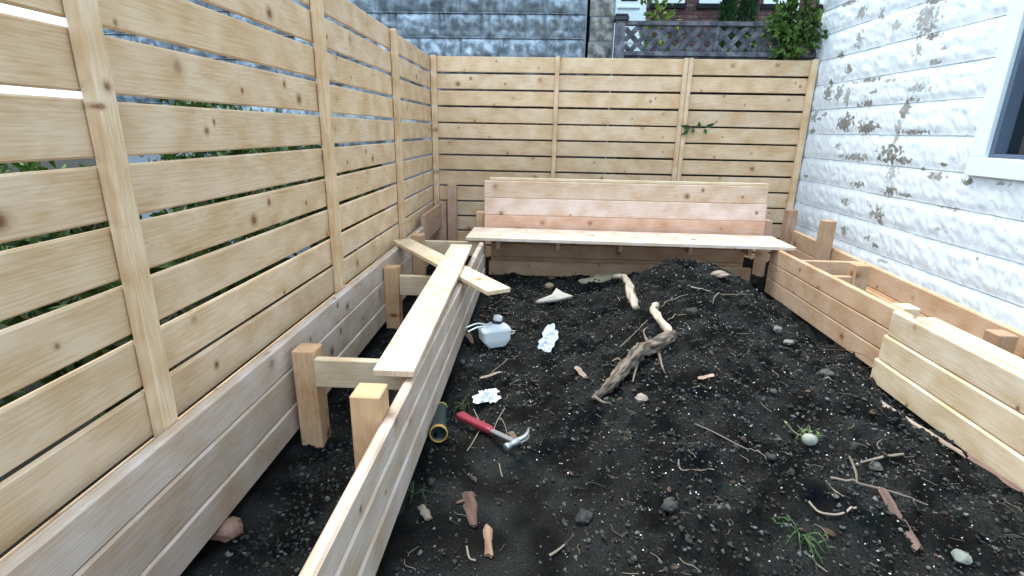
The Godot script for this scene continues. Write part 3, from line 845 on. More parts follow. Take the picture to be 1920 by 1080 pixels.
# ------------------------------------------------------------------ ground
func soil_sheet():
	var st := 0.0135
	var nx := int(3.56 / st); var nz := int(5.9 / st)
	var pos := PackedVector3Array(); var idx := PackedInt32Array(); var col := PackedColorArray()
	for j in nz + 1:
		for i in nx + 1:
			var x := 0.01 + i * st; var z := 0.01 + j * st
			var h := soil_h(x, z)
			pos.append(Vector3(x, h, z))
			var t: float = clamp(0.5 + noise_a.get_noise_2d(x * 2.3 + 9.0, z * 2.3) * 1.3 + noise_b.get_noise_2d(x + 5, z) * 0.5, 0, 1)
			var s: float = clamp(0.5 + noise_b.get_noise_2d(x * 0.5, z * 0.5 + 7.0) * 1.5, 0, 1)
			var c := Color(0.0070, 0.0078, 0.0080).lerp(Color(0.034, 0.037, 0.0365), t)
			c = c.lerp(Color(0.0165, 0.0135, 0.0120), s * 0.45)
			col.append(c)
	for j in nz:
		for i in nx:
			var p := j * (nx + 1) + i
			idx.append_array([p, p + 1, p + nx + 1, p + 1, p + nx + 2, p + nx + 1])
	var o := put("soil", smooth_mesh(pos, idx, col), M.soil)
	tag(o, "dark heaped garden soil filling the yard", "soil", "", "structure")
	var g := put("ground", plank_mesh(60, 60, 0.2, 0.01, Color(0.035, 0.034, 0.026), 0, 0), M.soil)
	g.transform = Transform3D(bflat_x(), Vector3(0, -0.30, 0))
	tag(g, "dark open ground under and around the yard", "ground", "", "structure")

func multi(called: String, mesh: Mesh, material: Material, xf: Array, cols: Array, label: String, category: String):
	var mm := MultiMesh.new()
	mm.transform_format = MultiMesh.TRANSFORM_3D
	mm.use_colors = true
	mm.mesh = mesh
	mm.instance_count = xf.size()
	for i in xf.size():
		mm.set_instance_transform(i, xf[i]); mm.set_instance_color(i, cols[i])
	var o := MultiMeshInstance3D.new()
	o.name = called
	o.multimesh = mm
	o.material_override = material
	add_child(o)
	tag(o, label, category, "", "stuff")

func rbasis(s: float, squash := 1.0) -> Basis:
	return Basis(rdir(), rng.randf() * TAU).scaled(Vector3(s, s * squash, s))

func debris():
	var white := Color(1, 1, 1)
	var x1 := []; var c1 := []
	for i in 60000:
		var x := rng.randf_range(0.12, 2.86); var z := rng.randf_range(1.0, 4.7)
		if x > 0.60 and x < 0.69: continue
		if rng.randf() < bump(x, z, 1.0, 3.95, 0.3, 0.4) * 0.95: continue
		var patch := noise_b.get_noise_2d(x * 0.45 + 3.0, z * 0.45)
		if patch < -0.12 and rng.randf() < 0.6: continue
		var s := 0.0018 + 0.0055 * pow(rng.randf(), 3.0)
		if rng.randf() < 0.03: s = rng.randf_range(0.005, 0.010)
		if rng.randf() < 0.0012: s = rng.randf_range(0.010, 0.018)
		x1.append(Transform3D(rbasis(s, rng.randf_range(0.6, 1.0)), Vector3(x, soil_h(x, z) + s * 0.1, z)))
		var k := rng.randf_range(0.6, 1.6)
		var c := Color(0.024, 0.026, 0.0255) * k
		var q := rng.randf()
		if q < 0.20: c = Color(0.070, 0.076, 0.073) * k
		elif q < 0.235: c = Color(0.10, 0.108, 0.10) * k
		elif q < 0.29: c = Color(0.032, 0.025, 0.021) * k
		c1.append(c)
	multi("soil_clods", lump_mesh(Vector3(2, 2, 2), 1, 0.6, 5, white, white), M.plain, x1, c1, "loose dark clods and crumbs scattered over the soil heap", "clods")
	var x2 := []; var c2 := []
	for i in 3600:
		var x := rng.randf_range(0.75, 2.80); var z := rng.randf_range(1.05, 4.6)
		if noise_a.get_noise_2d(x * 3.0, z * 3.0 + 40.0) < -0.05 and rng.randf() < 0.75: continue
		if rng.randf() < bump(x, z, 1.0, 3.95, 0.3, 0.4) * 0.95: continue
		var s := 0.0011 + 0.0030 * pow(rng.randf(), 2.6)
		x2.append(Transform3D(rbasis(s, 0.8), Vector3(x, soil_h(x, z) + s * 0.6 + 0.002, z)))
		var k := rng.randf_range(0.35, 0.85)
		c2.append(Color(k, k * 1.0, k * 0.98))
	multi("white_specks", lump_mesh(Vector3(2, 2, 2), 0, 0.4, 9, white, white, true), M.plain, x2, c2, "tiny white grains mixed through the dark soil", "specks")
	# short fibres and root ends
	var fib := []
	for v in 3:
		var pts := curve([Vector3(-0.5, 0, 0), Vector3(-0.15, 0.05, 0.08 * (v - 1)), Vector3(0.2, 0.02, -0.10 * v), Vector3(0.5, 0.0, 0.12 * (1 - v))], 3)
		fib.append(tube_mesh(pts, radii(pts.size(), [0.020, 0.024, 0.016]), 4, white, white))
	for v in 3:
		var x3 := []; var c3 := []
		for i in 190:
			var x := rng.randf_range(0.72, 2.80); var z := rng.randf_range(1.1, 4.5)
			if rng.randf() < bump(x, z, 1.0, 3.95, 0.3, 0.4) * 0.85: continue
			var s := rng.randf_range(0.02, 0.075)
			var b := Basis(Vector3.UP, rng.randf() * TAU) * Basis(Vector3(0, 0, 1), rng.randf_range(-0.25, 0.25))
			x3.append(Transform3D(b.scaled(Vector3(s, s * 0.8, s)), Vector3(x, soil_h(x, z) + 0.004, z)))
			var k := rng.randf_range(0.25, 1.0)
			c3.append(Color(0.22, 0.19, 0.15) * k)
		multi(["root_fibres", "dry_stems", "twig_bits"][v], fib[v], M.plain, x3, c3, ["thin pale root fibres strewn through the soil", "short dry stems strewn through the soil", "little twig bits strewn through the soil"][v], "fibres")
	# bark crumbs and dead leaf pieces
	var x4 := []; var c4 := []
	for i in 330:
		var x := rng.randf_range(0.70, 2.80); var z := rng.randf_range(1.1, 4.5)
		if i < 150:
			x = rng.randf_range(0.70, 1.15); z = rng.randf_range(1.7, 2.5)
		if rng.randf() < bump(x, z, 1.0, 3.95, 0.3, 0.4) * 0.9: continue
		var s := rng.randf_range(0.004, 0.014)
		x4.append(Transform3D(Basis(Vector3.UP, rng.randf() * TAU) * Basis(rdir(), 0.4) * Basis.from_scale(Vector3(s * 1.2, s * 0.3, s * 0.7)), Vector3(x, soil_h(x, z) + 0.004, z)))
		var k := rng.randf_range(0.5, 1.3)
		c4.append(Color(0.075, 0.052, 0.038) * k)
	multi("bark_crumbs", lump_mesh(Vector3(2, 2, 2), 1, 0.5, 21, white, white, true), M.plain, x4, c4, "brown bark crumbs and dead leaf flakes on the soil", "bark")

# a twig that follows the soil under the listed pixels of the photograph
func twig(called: String, px: Array, r0: float, r1: float, c: Color, label: String, category: String, group := "", lift := 0.0):
	var pts := []
	for p in px:
		var q := on_soil(p[0], p[1])
		pts.append(q + Vector3(0, r0 * 0.6 + lift, 0))
	var cu := curve(pts, 5)
	for i in cu.size():
		cu[i].y = max(cu[i].y, soil_h(cu[i].x, cu[i].z) + r1 * 0.5)
	var base: Vector3 = pts[0]
	for i in cu.size(): cu[i] -= base
	var o := put(called, tube_mesh(cu, radii(cu.size(), [r0, (r0 + r1) * 0.55, r1]), 7, c * 0.8, c * 1.15, 0.25, int(px[0][0])), M.plain)
	o.position = base
	tag(o, label, category, group)
	return o

func lump(called: String, u: float, v: float, size: Vector3, seed: int, c: Color, label: String, category: String, group := "", rough := 0.28, turn := 0.0, facet := true):
	var p := on_soil(u, v)
	var o := put(called, lump_mesh(size, 2, rough, seed, c * 0.82, c * 1.15, facet), M.plain)
	o.position = p + Vector3(0, size.y * 0.28, 0)
	o.rotation.y = turn
	tag(o, label, category, group)
	return o

# a thin crooked flake of bark or wood lying on the soil between two pixels
func flake(called: String, u0, v0, u1, v1, width: float, thick: float, c: Color, label: String, category: String, group := "", tilt := 0.0):
	var a := on_soil(u0, v0); var b := on_soil(u1, v1)
	var L := a.distance_to(b)
	var n := 7
	var pos := PackedVector3Array(); var idx := PackedInt32Array(); var col := PackedColorArray()
	for lay in [1, -1]:
		for i in n + 1:
			for j in 5:
				var f := float(i) / n; var g := j / 4.0 - 0.5
				var w := width * (0.75 + 0.5 * noise_r.get_noise_2d(i * 22.0 + u0, 3.0) + 0.2 * sin(f * PI))
				var jag := noise_r.get_noise_2d(j * 47.0 + u0, v0 + 9.0 * i) * 0.08 * L * (1.0 if (i == 0 or i == n) else 0.15)
				var y: float = thick * 0.5 * lay * (1.0 if abs(g) < 0.4 else 0.25) + thick * 0.5 * noise_r.get_noise_2d(i * 30.0, j * 40.0 + u0) - g * g * thick * 1.2
				pos.append(Vector3((f - 0.5) * L + jag, y, g * w))
				var k := 0.95 + 0.5 * noise_r.get_noise_2d(i * 12.0 + v0, j * 90.0)
				col.append(c * k)
	var row := 5; var lay2 := (n + 1) * 5
	for i in n:
		for j in 4:
			var p := i * row + j
			idx.append_array([p, p + row, p + 1, p + 1, p + row, p + row + 1])
			var q := p + lay2
			idx.append_array([q, q + 1, q + row, q + 1, q + row + 1, q + row])
		for e in [0, 4]:
			var p: int = i * row + e
			idx.append_array([p, p + lay2, p + row, p + row, p + lay2, p + row + lay2])
	for j in 4:
		for e in [0, n * row]:
			var p: int = e + j
			idx.append_array([p, p + 1, p + lay2, p + 1, p + 1 + lay2, p + lay2])
	var o := put(called, smooth_mesh(pos, idx, col), M.plain)
	var x := (b - a).normalized()
	var z := x.cross(Vector3(sin(tilt), cos(tilt), 0)).normalized()
	o.transform = Transform3D(Basis(x, z.cross(x).normalized(), z), (a + b) * 0.5 + Vector3(0, thick * 0.7 + 0.004, 0))
	tag(o, label, category, group)
	return o

# a split piece of wood: the outline seen in the photograph, on a tilted plane through the soil point below it, given thickness
func shard(called: String, px: Array, tilt: float, thick: float, c: Color, label: String, category: String):
	var low = px[0]
	for p in px:
		if p[1] > low[1]: low = p
	var base := on_soil(low[0], low[1])
	var n := Vector3(0, cos(tilt), sin(tilt))
	var pts := []
	for p in px:
		var d := pix_ray(p[0], p[1])
		pts.append(CAM_POS + d * ((base - CAM_POS).dot(n) / d.dot(n)) - base)
	var mid := Vector3.ZERO
	for p in pts: mid += p / pts.size()
	var pos := PackedVector3Array(); var idx := PackedInt32Array(); var col := PackedColorArray()
	var N := pts.size()
	for i in N:
		var a: Vector3 = pts[i]; var b: Vector3 = pts[(i + 1) % N]
		var ia: Vector3 = a.lerp(mid, 0.12) + n * thick * 0.5; var ib: Vector3 = b.lerp(mid, 0.12) + n * thick * 0.5
		var m := mid + n * thick * 0.75
		for t in [[m, ia, ib], [ia, a, ib], [ib, a, b], [a, a - n * thick * 0.5, b], [b, a - n * thick * 0.5, b - n * thick * 0.5], [a - n * thick * 0.5, mid - n * thick * 0.5, b - n * thick * 0.5]]:
			var k := 0.85 + 0.3 * noise_r.get_noise_2d(i * 70.0 + px[0][0], t[0].x * 900.0)
			for p in t:
				idx.append(pos.size()); pos.append(p); col.append(c * k)
	var o := put(called, smooth_mesh(pos, idx, col), M.plain)
	o.position = base + n * thick * 0.3
	tag(o, label, category)

# crumpled sheet of paper or cloth
func crumple(called: String, u: float, v: float, w: float, d: float, h: float, seed: int, c: Color, turn: float, tip: float, label: String, category: String):
	var p := on_soil(u, v)
	var nr := 16; var ns := 40
	var pos := PackedVector3Array(); var idx := PackedInt32Array(); var col := PackedColorArray()
	for i in nr + 1:
		for k in ns:
			var a := TAU * k / ns
			var f := float(i) / nr
			var edge := 1.0 + 0.75 * noise_r.get_noise_2d(cos(a) * 85 + seed * 50, sin(a) * 70) + 0.10 * noise_r.get_noise_2d(cos(a) * 190 + seed * 9, sin(a) * 190)
			var x := cos(a) * f * edge * w * 0.5; var z := sin(a) * f * edge * d * 0.5
			var ridge: float = abs(noise_r.get_noise_2d(x * 1700 + seed * 33, z * 1700)) * 1.5 + abs(noise_r.get_noise_2d(x * 3600, z * 3600 + seed * 5)) * 0.45
			pos.append(Vector3(x, h * (0.9 - ridge) * (1.0 - 0.45 * f * f) + h * 0.2, z)); col.append(c)
	for i in nr:
		for k in ns:
			var q := i * ns + k; var q1 := i * ns + (k + 1) % ns
			idx.append_array([q, q1, q + ns, q1, q1 + ns, q + ns])
	var o := put(called, smooth_mesh(pos, idx, col), M.cloth)
	o.position = p + Vector3(0, h * 0.35, 0)
	o.rotation = Vector3(tip, turn, 0)
	tag(o, label, category)

func lathe(prof: Array, sides: int, c: Color) -> ArrayMesh:    # profile of [x along axis, radius]
	var pos := PackedVector3Array(); var idx := PackedInt32Array(); var col := PackedColorArray()
	for p in prof:
		for k in sides:
			var a := TAU * k / sides
			pos.append(Vector3(p[0], cos(a) * p[1], sin(a) * p[1])); col.append(c)
	for i in prof.size() - 1:
		for k in sides:
			var q := i * sides + k; var q1 := i * sides + (k + 1) % sides
			idx.append_array([q, q + sides, q1, q1, q + sides, q1 + sides])
	return smooth_mesh(pos, idx, col)

# loft of rounded rectangles: [y, half x, half z, corner radius, shift x, shift z]
func loft(rings: Array, c: Color, per := 5, flat := false) -> ArrayMesh:
	var pos := PackedVector3Array(); var idx := PackedInt32Array(); var col := PackedColorArray()
	var n := per * 4
	for r in rings:
		for q in 4:
			var sx: float = [1, -1, -1, 1][q]; var sz: float = [1, 1, -1, -1][q]
			for k in per:
				var a := PI / 2 * (q + float(k) / (per - 1))
				pos.append(Vector3(sx * (r[1] - r[3]) + cos(a) * r[3] + r[4], r[0], sz * (r[2] - r[3]) + sin(a) * r[3] + r[5])); col.append(c)
	for i in rings.size() - 1:
		for k in n:
			var a := i * n + k; var b := i * n + (k + 1) % n
			idx.append_array([a, b, a + n, b, b + n, a + n])
	if flat:
		var p2 := PackedVector3Array(); var i2 := PackedInt32Array(); var c2 := PackedColorArray()
		for i in idx:
			i2.append(p2.size()); p2.append(pos[i]); c2.append(c)
		return smooth_mesh(p2, i2, c2)
	return smooth_mesh(pos, idx, col)

func hammer():
	var a := on_soil(862, 806); var b := on_soil(966, 860)
	var f := on_soil(948, 878)
	var x := (b - a).normalized()
	var z := x.cross(Vector3.UP).normalized()
	if z.dot(f - b) < 0: z = -z
	var y := z.cross(x).normalized()
	var lift := 0.0
	for i in 13:
		var p := a.lerp(b, i / 12.0)
		lift = max(lift, soil_h(p.x, p.z) - p.y)
	var h := thing("claw_hammer", a + Vector3(0, lift + 0.016, 0), "steel claw hammer with a red rubber grip lying on the soil", "hammer")
	h.transform.basis = Basis(x, y, z)
	var L := a.distance_to(b)
	var red := Color(0.24, 0.03, 0.048)
	var k := L / 0.30
	put("grip", loft([[0.0, 0.002, 0.002, 0.001, 0, 0], [0.0, 0.014, 0.019, 0.010, 0, 0], [0.012, 0.016, 0.022, 0.012, 0, 0.001], [0.05, 0.0135, 0.0175, 0.011, 0, 0.001], [0.10, 0.014, 0.018, 0.011, 0, 0], [0.16, 0.0135, 0.017, 0.010, 0, 0], [0.178, 0.0125, 0.015, 0.009, 0, 0], [0.182, 0.006, 0.008, 0.004, 0, 0]], red), M.gloss, h).transform = Transform3D(Basis(Vector3(0, 1, 0), Vector3(1, 0, 0), Vector3(0, 0, -1)).scaled(Vector3(1, k, 1)), Vector3.ZERO)
	h.get_child(0).transform.basis = Basis(Vector3(0, -1, 0), Vector3(k, 0, 0), Vector3(0, 0, 1))
	var sh := box(h, "shank", Vector3(0.178 * k, -0.005, -0.011), Vector3(L - 0.004, 0.006, 0.011), M.metal, 0.003)
	sh.name = "shank"
	# head: striking face, cheek and curved claw
	var hd := put("head", lathe([[0.052, 0.0005], [0.052, 0.0125], [0.046, 0.0145], [0.034, 0.0145], [0.028, 0.0105], [0.014, 0.011], [0.008, 0.014], [-0.012, 0.014], [-0.018, 0.008], [-0.018, 0.0005]], 16, Color(1, 1, 1)), M.metal, h)
	hd.transform = Transform3D(Basis(Vector3(0, 0, 1), Vector3(0, 1, 0), Vector3(-1, 0, 0)), Vector3(L, 0.0, 0))
	for s in [-1, 1]:
		var cl := curve([Vector3(L, s * 0.005, -0.012), Vector3(L + 0.004, s * 0.008, -0.04), Vector3(L - 0.004, s * 0.011, -0.068), Vector3(L - 0.022, s * 0.013, -0.092)], 4)
		put("claw", tube_mesh(cl, radii(cl.size(), [0.010, 0.009, 0.007, 0.003]), 8, Color(1, 1, 1), Color(1, 1, 1), 0.0, 0, 0.6), M.metal, h)

func jug():
	var p := on_soil(926, 652)
	var j := thing("plastic_jug", p + Vector3(0.0, -0.004, -0.045), "small white plastic jug with a cut top standing on the soil", "jug")
	var w := Color(0.66, 0.72, 0.76)
	j.rotation.y = 0.45
	put("body", loft([[0.0, 0.001, 0.001, 0.0005, 0, 0], [0.0, 0.040, 0.026, 0.008, 0, 0.01], [0.006, 0.052, 0.036, 0.012, 0, 0.008], [0.040, 0.078, 0.050, 0.016, 0, 0], [0.098, 0.084, 0.052, 0.018, 0, 0], [0.108, 0.078, 0.047, 0.018, 0, 0], [0.112, 0.062, 0.036, 0.016, 0, -0.004], [0.128, 0.034, 0.026, 0.015, 0.018, -0.014], [0.128, 0.001, 0.001, 0.0005, 0.018, -0.014]], w, 4, true), M.plastic, j)
	var nk := put("neck_ring", lathe([[0.0, 0.030], [0.012, 0.031], [0.014, 0.027], [0.0, 0.026]], 20, Color(0.02, 0.022, 0.025)), M.gloss, j)
	nk.transform = Transform3D(Basis(Vector3(0, 1, 0), Vector3(-1, 0, 0), Vector3(0, 0, 1)), Vector3(0.02, 0.125, -0.015))
	var cap := put("cap", lathe([[0.0, 0.025], [0.02, 0.026], [0.027, 0.023], [0.031, 0.012], [0.032, 0.0005]], 20, Color(0.72, 0.76, 0.78)), M.plastic, j)
	cap.transform = Transform3D(Basis(Vector3(0.2, 0.95, -0.1).normalized(), Vector3(-0.95, 0.2, 0.0).normalized(), Vector3(0.1, 0.02, 1).normalized()).orthonormalized(), Vector3(0.022, 0.138, -0.017))
	for s in [[0.0, 0.118, -0.035, 0.0], [0.0, 0.108, -0.008, 0.01]]:
		var c := curve([Vector3(-0.045, s[1], s[2]), Vector3(-0.09, s[1] + 0.008, s[2] - 0.005), Vector3(-0.155, s[1] - 0.006, s[2] + s[3])], 4)
		put("handle_strip", tube_mesh(c, radii(c.size(), [0.007, 0.006, 0.005]), 8, w, w, 0.0, 0, 0.6), M.plastic, j)
	var ring := []
	for i in 15:
		var a := TAU * i / 14.0
		ring.append(Vector3(0.094 + 0.017 * cos(a), 0.072 + 0.011 * sin(a), 0.02 + 0.004 * sin(a)))
	put("side_loop", tube_mesh(ring, radii(15, [0.0025, 0.0025]), 6, w, w), M.plastic, j)

func green_tool():
	var a := on_soil(823, 775); var b := on_soil(808, 828)
	a.x += 0.012; b.x += 0.03
	var x := (b - a).normalized()
	var y := (Vector3.UP - x * x.dot(Vector3.UP)).normalized()
	var t := thing("tool_handle", a + Vector3(0, 0.028, 0), "dark green tool handle with yellow end bands lying beside the plank wall", "tool")
	t.transform.basis = Basis(x, y, x.cross(y))
	var L := a.distance_to(b)
	put("grip", lathe([[0.012, 0.0005], [0.012, 0.024], [0.03, 0.027], [L * 0.45, 0.025], [L * 0.5, 0.029], [L - 0.02, 0.032], [L - 0.012, 0.030], [L - 0.03, 0.022], [L - 0.05, 0.0005]], 18, Color(0.014, 0.034, 0.032)), M.gloss, t)
	put("end_band", lathe([[0.0, 0.0005], [0.0, 0.018], [0.006, 0.026], [0.0118, 0.026], [0.0118, 0.0005]], 18, Color(0.50, 0.40, 0.10)), M.gloss, t)
	put("end_band", lathe([[L - 0.019, 0.0345], [L - 0.004, 0.036], [L, 0.033], [L - 0.003, 0.0305], [L - 0.019, 0.0305]], 18, Color(0.42, 0.25, 0.06)), M.gloss, t)

func objects():
	M.cloth = mat(null, 0.75, Color(1, 1, 1), true)
	M.cloth.cull_mode = BaseMaterial3D.CULL_DISABLED
	M.plastic = mat(null, 0.35, Color(1, 1, 1), true, 0.5)
	M.plastic.subsurf_scatter_enabled = true
	M.plastic.subsurf_scatter_strength = 0.15
	hammer()
	jug()
	green_tool()
	crumple("crumpled_rag", 913, 754, 0.125, 0.11, 0.035, 3, Color(0.60, 0.645, 0.67), 0.5, 0.15, "crumpled white rag on the soil between the jug and the hammer", "rag")
	crumple("paper_scrap", 1027, 642, 0.095, 0.17, 0.022, 8, Color(0.46, 0.54, 0.66), -0.35, 0.5, "torn bluish white paper scrap lying below the soil heap", "paper")
	# roots
	var dark := Color(0.12, 0.10, 0.082); var palew := Color(0.50, 0.44, 0.36)
	var r := thing("dead_root", on_soil(1250, 648), "big forked dead root, dark bark below and bare pale wood above", "root")
	var pts := []
	for p in [[1110, 756, 0.02], [1140, 738, 0.03], [1168, 705, 0.035], [1200, 676, 0.04], [1235, 660, 0.04], [1258, 648, 0.035]]:
		pts.append(on_soil(p[0], p[1]) + Vector3(0, p[2], 0) - r.position)
	var c := curve(pts, 12)
	put("bark_limb", tube_mesh(c, radii(c.size(), [0.008, 0.022, 0.030, 0.034, 0.030, 0.026]), 24, dark * 0.35, dark * 2.0, 0.33, 2), M.plain, r)
	pts = []
	for p in [[1256, 646, 0.04], [1248, 634, 0.06], [1234, 620, 0.08], [1221, 606, 0.09], [1226, 594, 0.085]]:
		pts.append(on_soil(p[0], p[1] + 8) + Vector3(0, p[2], 0) - r.position)
	c = curve(pts, 6)
	put("bare_limb", tube_mesh(c, radii(c.size(), [0.024, 0.019, 0.018, 0.019, 0.022]), 12, palew * 0.7, palew * 1.2, 0.35, 6), M.plain, r)
	for q in [[[1178, 697], [1160, 680], [1147, 684]], [[1195, 685], [1190, 705], [1186, 722]], [[1234, 668], [1240, 690], [1246, 707]], [[1212, 648], [1206, 630], [1213, 618]], [[1115, 757], [1130, 760], [1144, 766]]]:
		pts = []
		for p in q: pts.append(on_soil(p[0], p[1]) + Vector3(0, 0.012, 0) - r.position)
		c = curve(pts, 5)
		put("rootlet", tube_mesh(c, radii(c.size(), [0.008, 0.005, 0.003]), 7, dark, dark * 2.0, 0.4, 9), M.plain, r)
	var r2 := thing("bare_root", on_soil(1190, 582), "short bare pale root bending down the back of the soil heap", "root")
	pts = []
	for p in [[1148, 524, 0.03], [1166, 524, 0.035], [1177, 536, 0.03], [1184, 556, 0.025], [1191, 580, 0.012]]:
		pts.append(on_soil(p[0], p[1] + 5) + Vector3(0, p[2], 0) - r2.position)
	c = curve(pts, 6)
	put("limb", tube_mesh(c, radii(c.size(), [0.010, 0.020, 0.024, 0.026, 0.020]), 12, palew * 0.6, palew * 1.15, 0.4, 12), M.plain, r2)
	# split wood and flat pieces by the bench
	shard("wood_slab", [[1083, 527], [1112, 522], [1119, 514], [1166, 513], [1160, 520], [1134, 529], [1092, 533]], 0.35, 0.02, Color(0.50, 0.43, 0.31), "pale split wood slab lying over the dark hollow below the seat", "wood piece")
	shard("wood_shard", [[1004, 566], [1034, 554], [1043, 541], [1056, 549], [1078, 557], [1048, 564], [1012, 569]], 0.55, 0.018, Color(0.50, 0.475, 0.43), "pale pointed wood shard lying in front of the bench frame", "wood piece")
	lump("wood_block", 1030, 541, Vector3(0.07, 0.055, 0.06), 14, Color(0.34, 0.26, 0.16), "small tan wood block on the soil at the bench frame's foot", "wood piece", "", 0.18, 0.3)
	lump("brick_chunk", 424, 1004, Vector3(0.11, 0.07, 0.085), 18, Color(0.27, 0.165, 0.135), "broken reddish brick chunk under the boards of the fence-side frame", "brick", "", 0.2, 0.5)
	# bark pieces
	flake("bark_piece", 878, 930, 888, 990, 0.050, 0.008, Color(0.10, 0.062, 0.052), "dark brown bark piece half sunk in smooth soil", "bark", "bark pieces")
	flake("bark_piece", 914, 992, 917, 1046, 0.036, 0.010, Color(0.26, 0.17, 0.12), "narrow tan bark piece next to the dark brown bark", "bark", "bark pieces")
	flake("bark_strip", 1652, 925, 1718, 1036, 0.035, 0.010, Color(0.15, 0.10, 0.085), "long brown bark strip lying among twigs", "bark", "bark pieces")
	flake("bark_piece", 958, 815, 972, 838, 0.04, 0.006, Color(0.16, 0.12, 0.09), "thin brown bark scrap touching the hammer's shank", "bark", "bark pieces")
	flake("splintered_lath", 1656, 764, 1804, 858, 0.026, 0.012, Color(0.42, 0.34, 0.28), "long splintered grey brown lath lying along the pale boards", "wood piece")
	flake("bark_strip", 1812, 862, 1915, 925, 0.03, 0.010, Color(0.20, 0.13, 0.11), "reddish bark strip beside the foot of the pale boards", "bark", "bark pieces")
	flake("wood_flake", 1308, 712, 1338, 706, 0.03, 0.006, Color(0.40, 0.29, 0.23), "flat pinkish wood flake on the slope of the heap", "wood piece")
	flake("bark_piece", 900, 712, 938, 700, 0.022, 0.006, Color(0.30, 0.25, 0.20), "pale frayed bark flake between jug and rag", "bark", "bark pieces")
	flake("dead_leaf", 872, 618, 886, 645, 0.04, 0.004, Color(0.24, 0.16, 0.12), "brown dead leaf against the plank wall beside the jug", "leaf")
	flake("bark_piece", 790, 955, 805, 978, 0.03, 0.006, Color(0.17, 0.15, 0.12), "grey bark piece near the foot of the plank wall", "bark", "bark pieces")
	flake("bark_piece", 1080, 690, 1098, 712, 0.03, 0.007, Color(0.30, 0.24, 0.20), "curled tan bark bit between the paper scrap and the dead root", "bark", "bark pieces")
	# stones
	lump("pale_stone", 1516, 832, Vector3(0.055, 0.042, 0.045), 3, Color(0.27, 0.30, 0.265), "pale rounded stone caught in a tangle of thin roots", "stone", "stones on the soil", 0.12, 0.0, false)
	lump("pale_stone", 1800, 1052, Vector3(0.05, 0.036, 0.045), 7, Color(0.20, 0.225, 0.205), "pale grey stone past the lower end of the bark strip", "stone", "stones on the soil", 0.2)
	lump("stone", 1348, 520, Vector3(0.11, 0.05, 0.07), 8, Color(0.30, 0.24, 0.20), "reddish flat stone on top of the soil heap", "stone", "stones on the soil", 0.25)
	lump("stone", 1202, 752, Vector3(0.05, 0.04, 0.04), 9, Color(0.30, 0.27, 0.23), "small tan angular stone below the dead root", "stone", "stones on the soil")
	lump("stone", 1095, 975, Vector3(0.055, 0.035, 0.05), 11, Color(0.04, 0.04, 0.042), "dark stone half buried at the edge of the smooth soil", "stone", "stones on the soil")
	lump("stone", 1255, 955, Vector3(0.05, 0.045, 0.05), 12, Color(0.06, 0.062, 0.059), "grey stone beside a dark hollow in the heap", "stone", "stones on the soil")
	lump("stone", 1456, 622, Vector3(0.05, 0.045, 0.04), 15, Color(0.22, 0.22, 0.205), "upright light grey stone high on the heap near the house-side bench", "stone", "stones on the soil")
	lump("stone", 1476, 645, Vector3(0.06, 0.03, 0.04), 16, Color(0.22, 0.21, 0.195), "flat light grey stone below the upright grey stone", "stone", "stones on the soil")
	lump("stone", 1548, 705, Vector3(0.06, 0.035, 0.05), 17, Color(0.08, 0.083, 0.078), "dull grey stone near the foot of the house-side bench", "stone", "stones on the soil")
	lump("stone", 1298, 592, Vector3(0.075, 0.05, 0.06), 19, Color(0.045, 0.042, 0.04), "dark earth lump on the back of the heap", "stone", "stones on the soil")
	lump("stone", 1640, 880, Vector3(0.05, 0.03, 0.04), 23, Color(0.10, 0.10, 0.093), "grey stone between the twigs near the bark strip's upper end", "stone", "stones on the soil")
	# twigs
	var tw := Color(0.22, 0.19, 0.155)
	var G := "twigs on the soil"
	twig("twig", [[1515, 945], [1535, 966], [1570, 974], [1604, 956]], 0.0035, 0.003, tw * 1.5, "pale twig curved like a bow", "twig", G, 0.006)
	twig("twig", [[1556, 902], [1610, 914], [1680, 930], [1738, 952]], 0.0045, 0.0025, tw * 0.8, "long straight brown twig crossing the bark strip", "twig", G, 0.006)
	twig("twig", [[1612, 872], [1650, 864], [1692, 857]], 0.003, 0.0045, tw * 1.2, "straight twig with a pale cut end", "twig", G, 0.006)
	twig("twig", [[1590, 866], [1602, 892], [1606, 910]], 0.004, 0.003, tw * 0.7, "brown twig leaning onto the long straight twig", "twig", G, 0.004)
	twig("twig", [[1548, 905], [1562, 922], [1580, 937]], 0.0025, 0.002, tw * 1.3, "thin pale twig under the end of the long straight twig", "twig", G, 0.004)
	twig("twig", [[1302, 800], [1340, 815], [1400, 845], [1425, 850]], 0.003, 0.002, tw * 0.8, "thin long stem in the middle of the heap", "twig", G, 0.004)
	twig("twig", [[1272, 865], [1276, 886], [1308, 886], [1338, 890]], 0.0025, 0.002, tw * 0.9, "hooked thin root on the heap", "twig", G, 0.004)
	twig("twig", [[1162, 658], [1190, 630], [1213, 606]], 0.0035, 0.003, tw * 0.7, "straight dark twig leaning on the pale limb of the dead root", "twig", G, 0.015)
	twig("twig", [[922, 700], [945, 685], [972, 670]], 0.003, 0.002, tw * 0.8, "thin straight twig beside the pale frayed bark", "twig", G, 0.004)
	twig("twig", [[888, 776], [896, 793], [903, 808]], 0.0022, 0.002, tw * 1.1, "short pale twig touching the hammer's red grip", "twig", G, 0.02)
	twig("twig", [[922, 828], [932, 800], [946, 776]], 0.0022, 0.002, tw * 1.1, "thin pale twig rising from the hammer's neck", "twig", G, 0.02)
	twig("twig", [[876, 848], [892, 822], [908, 792]], 0.0022, 0.002, tw * 1.0, "thin twig running under the hammer's red grip", "twig", G, 0.002)
	twig("twig", [[942, 790], [948, 806], [952, 826]], 0.0022, 0.0018, tw * 0.8, "thin brown twig above the hammer's shank", "twig", G, 0.004)
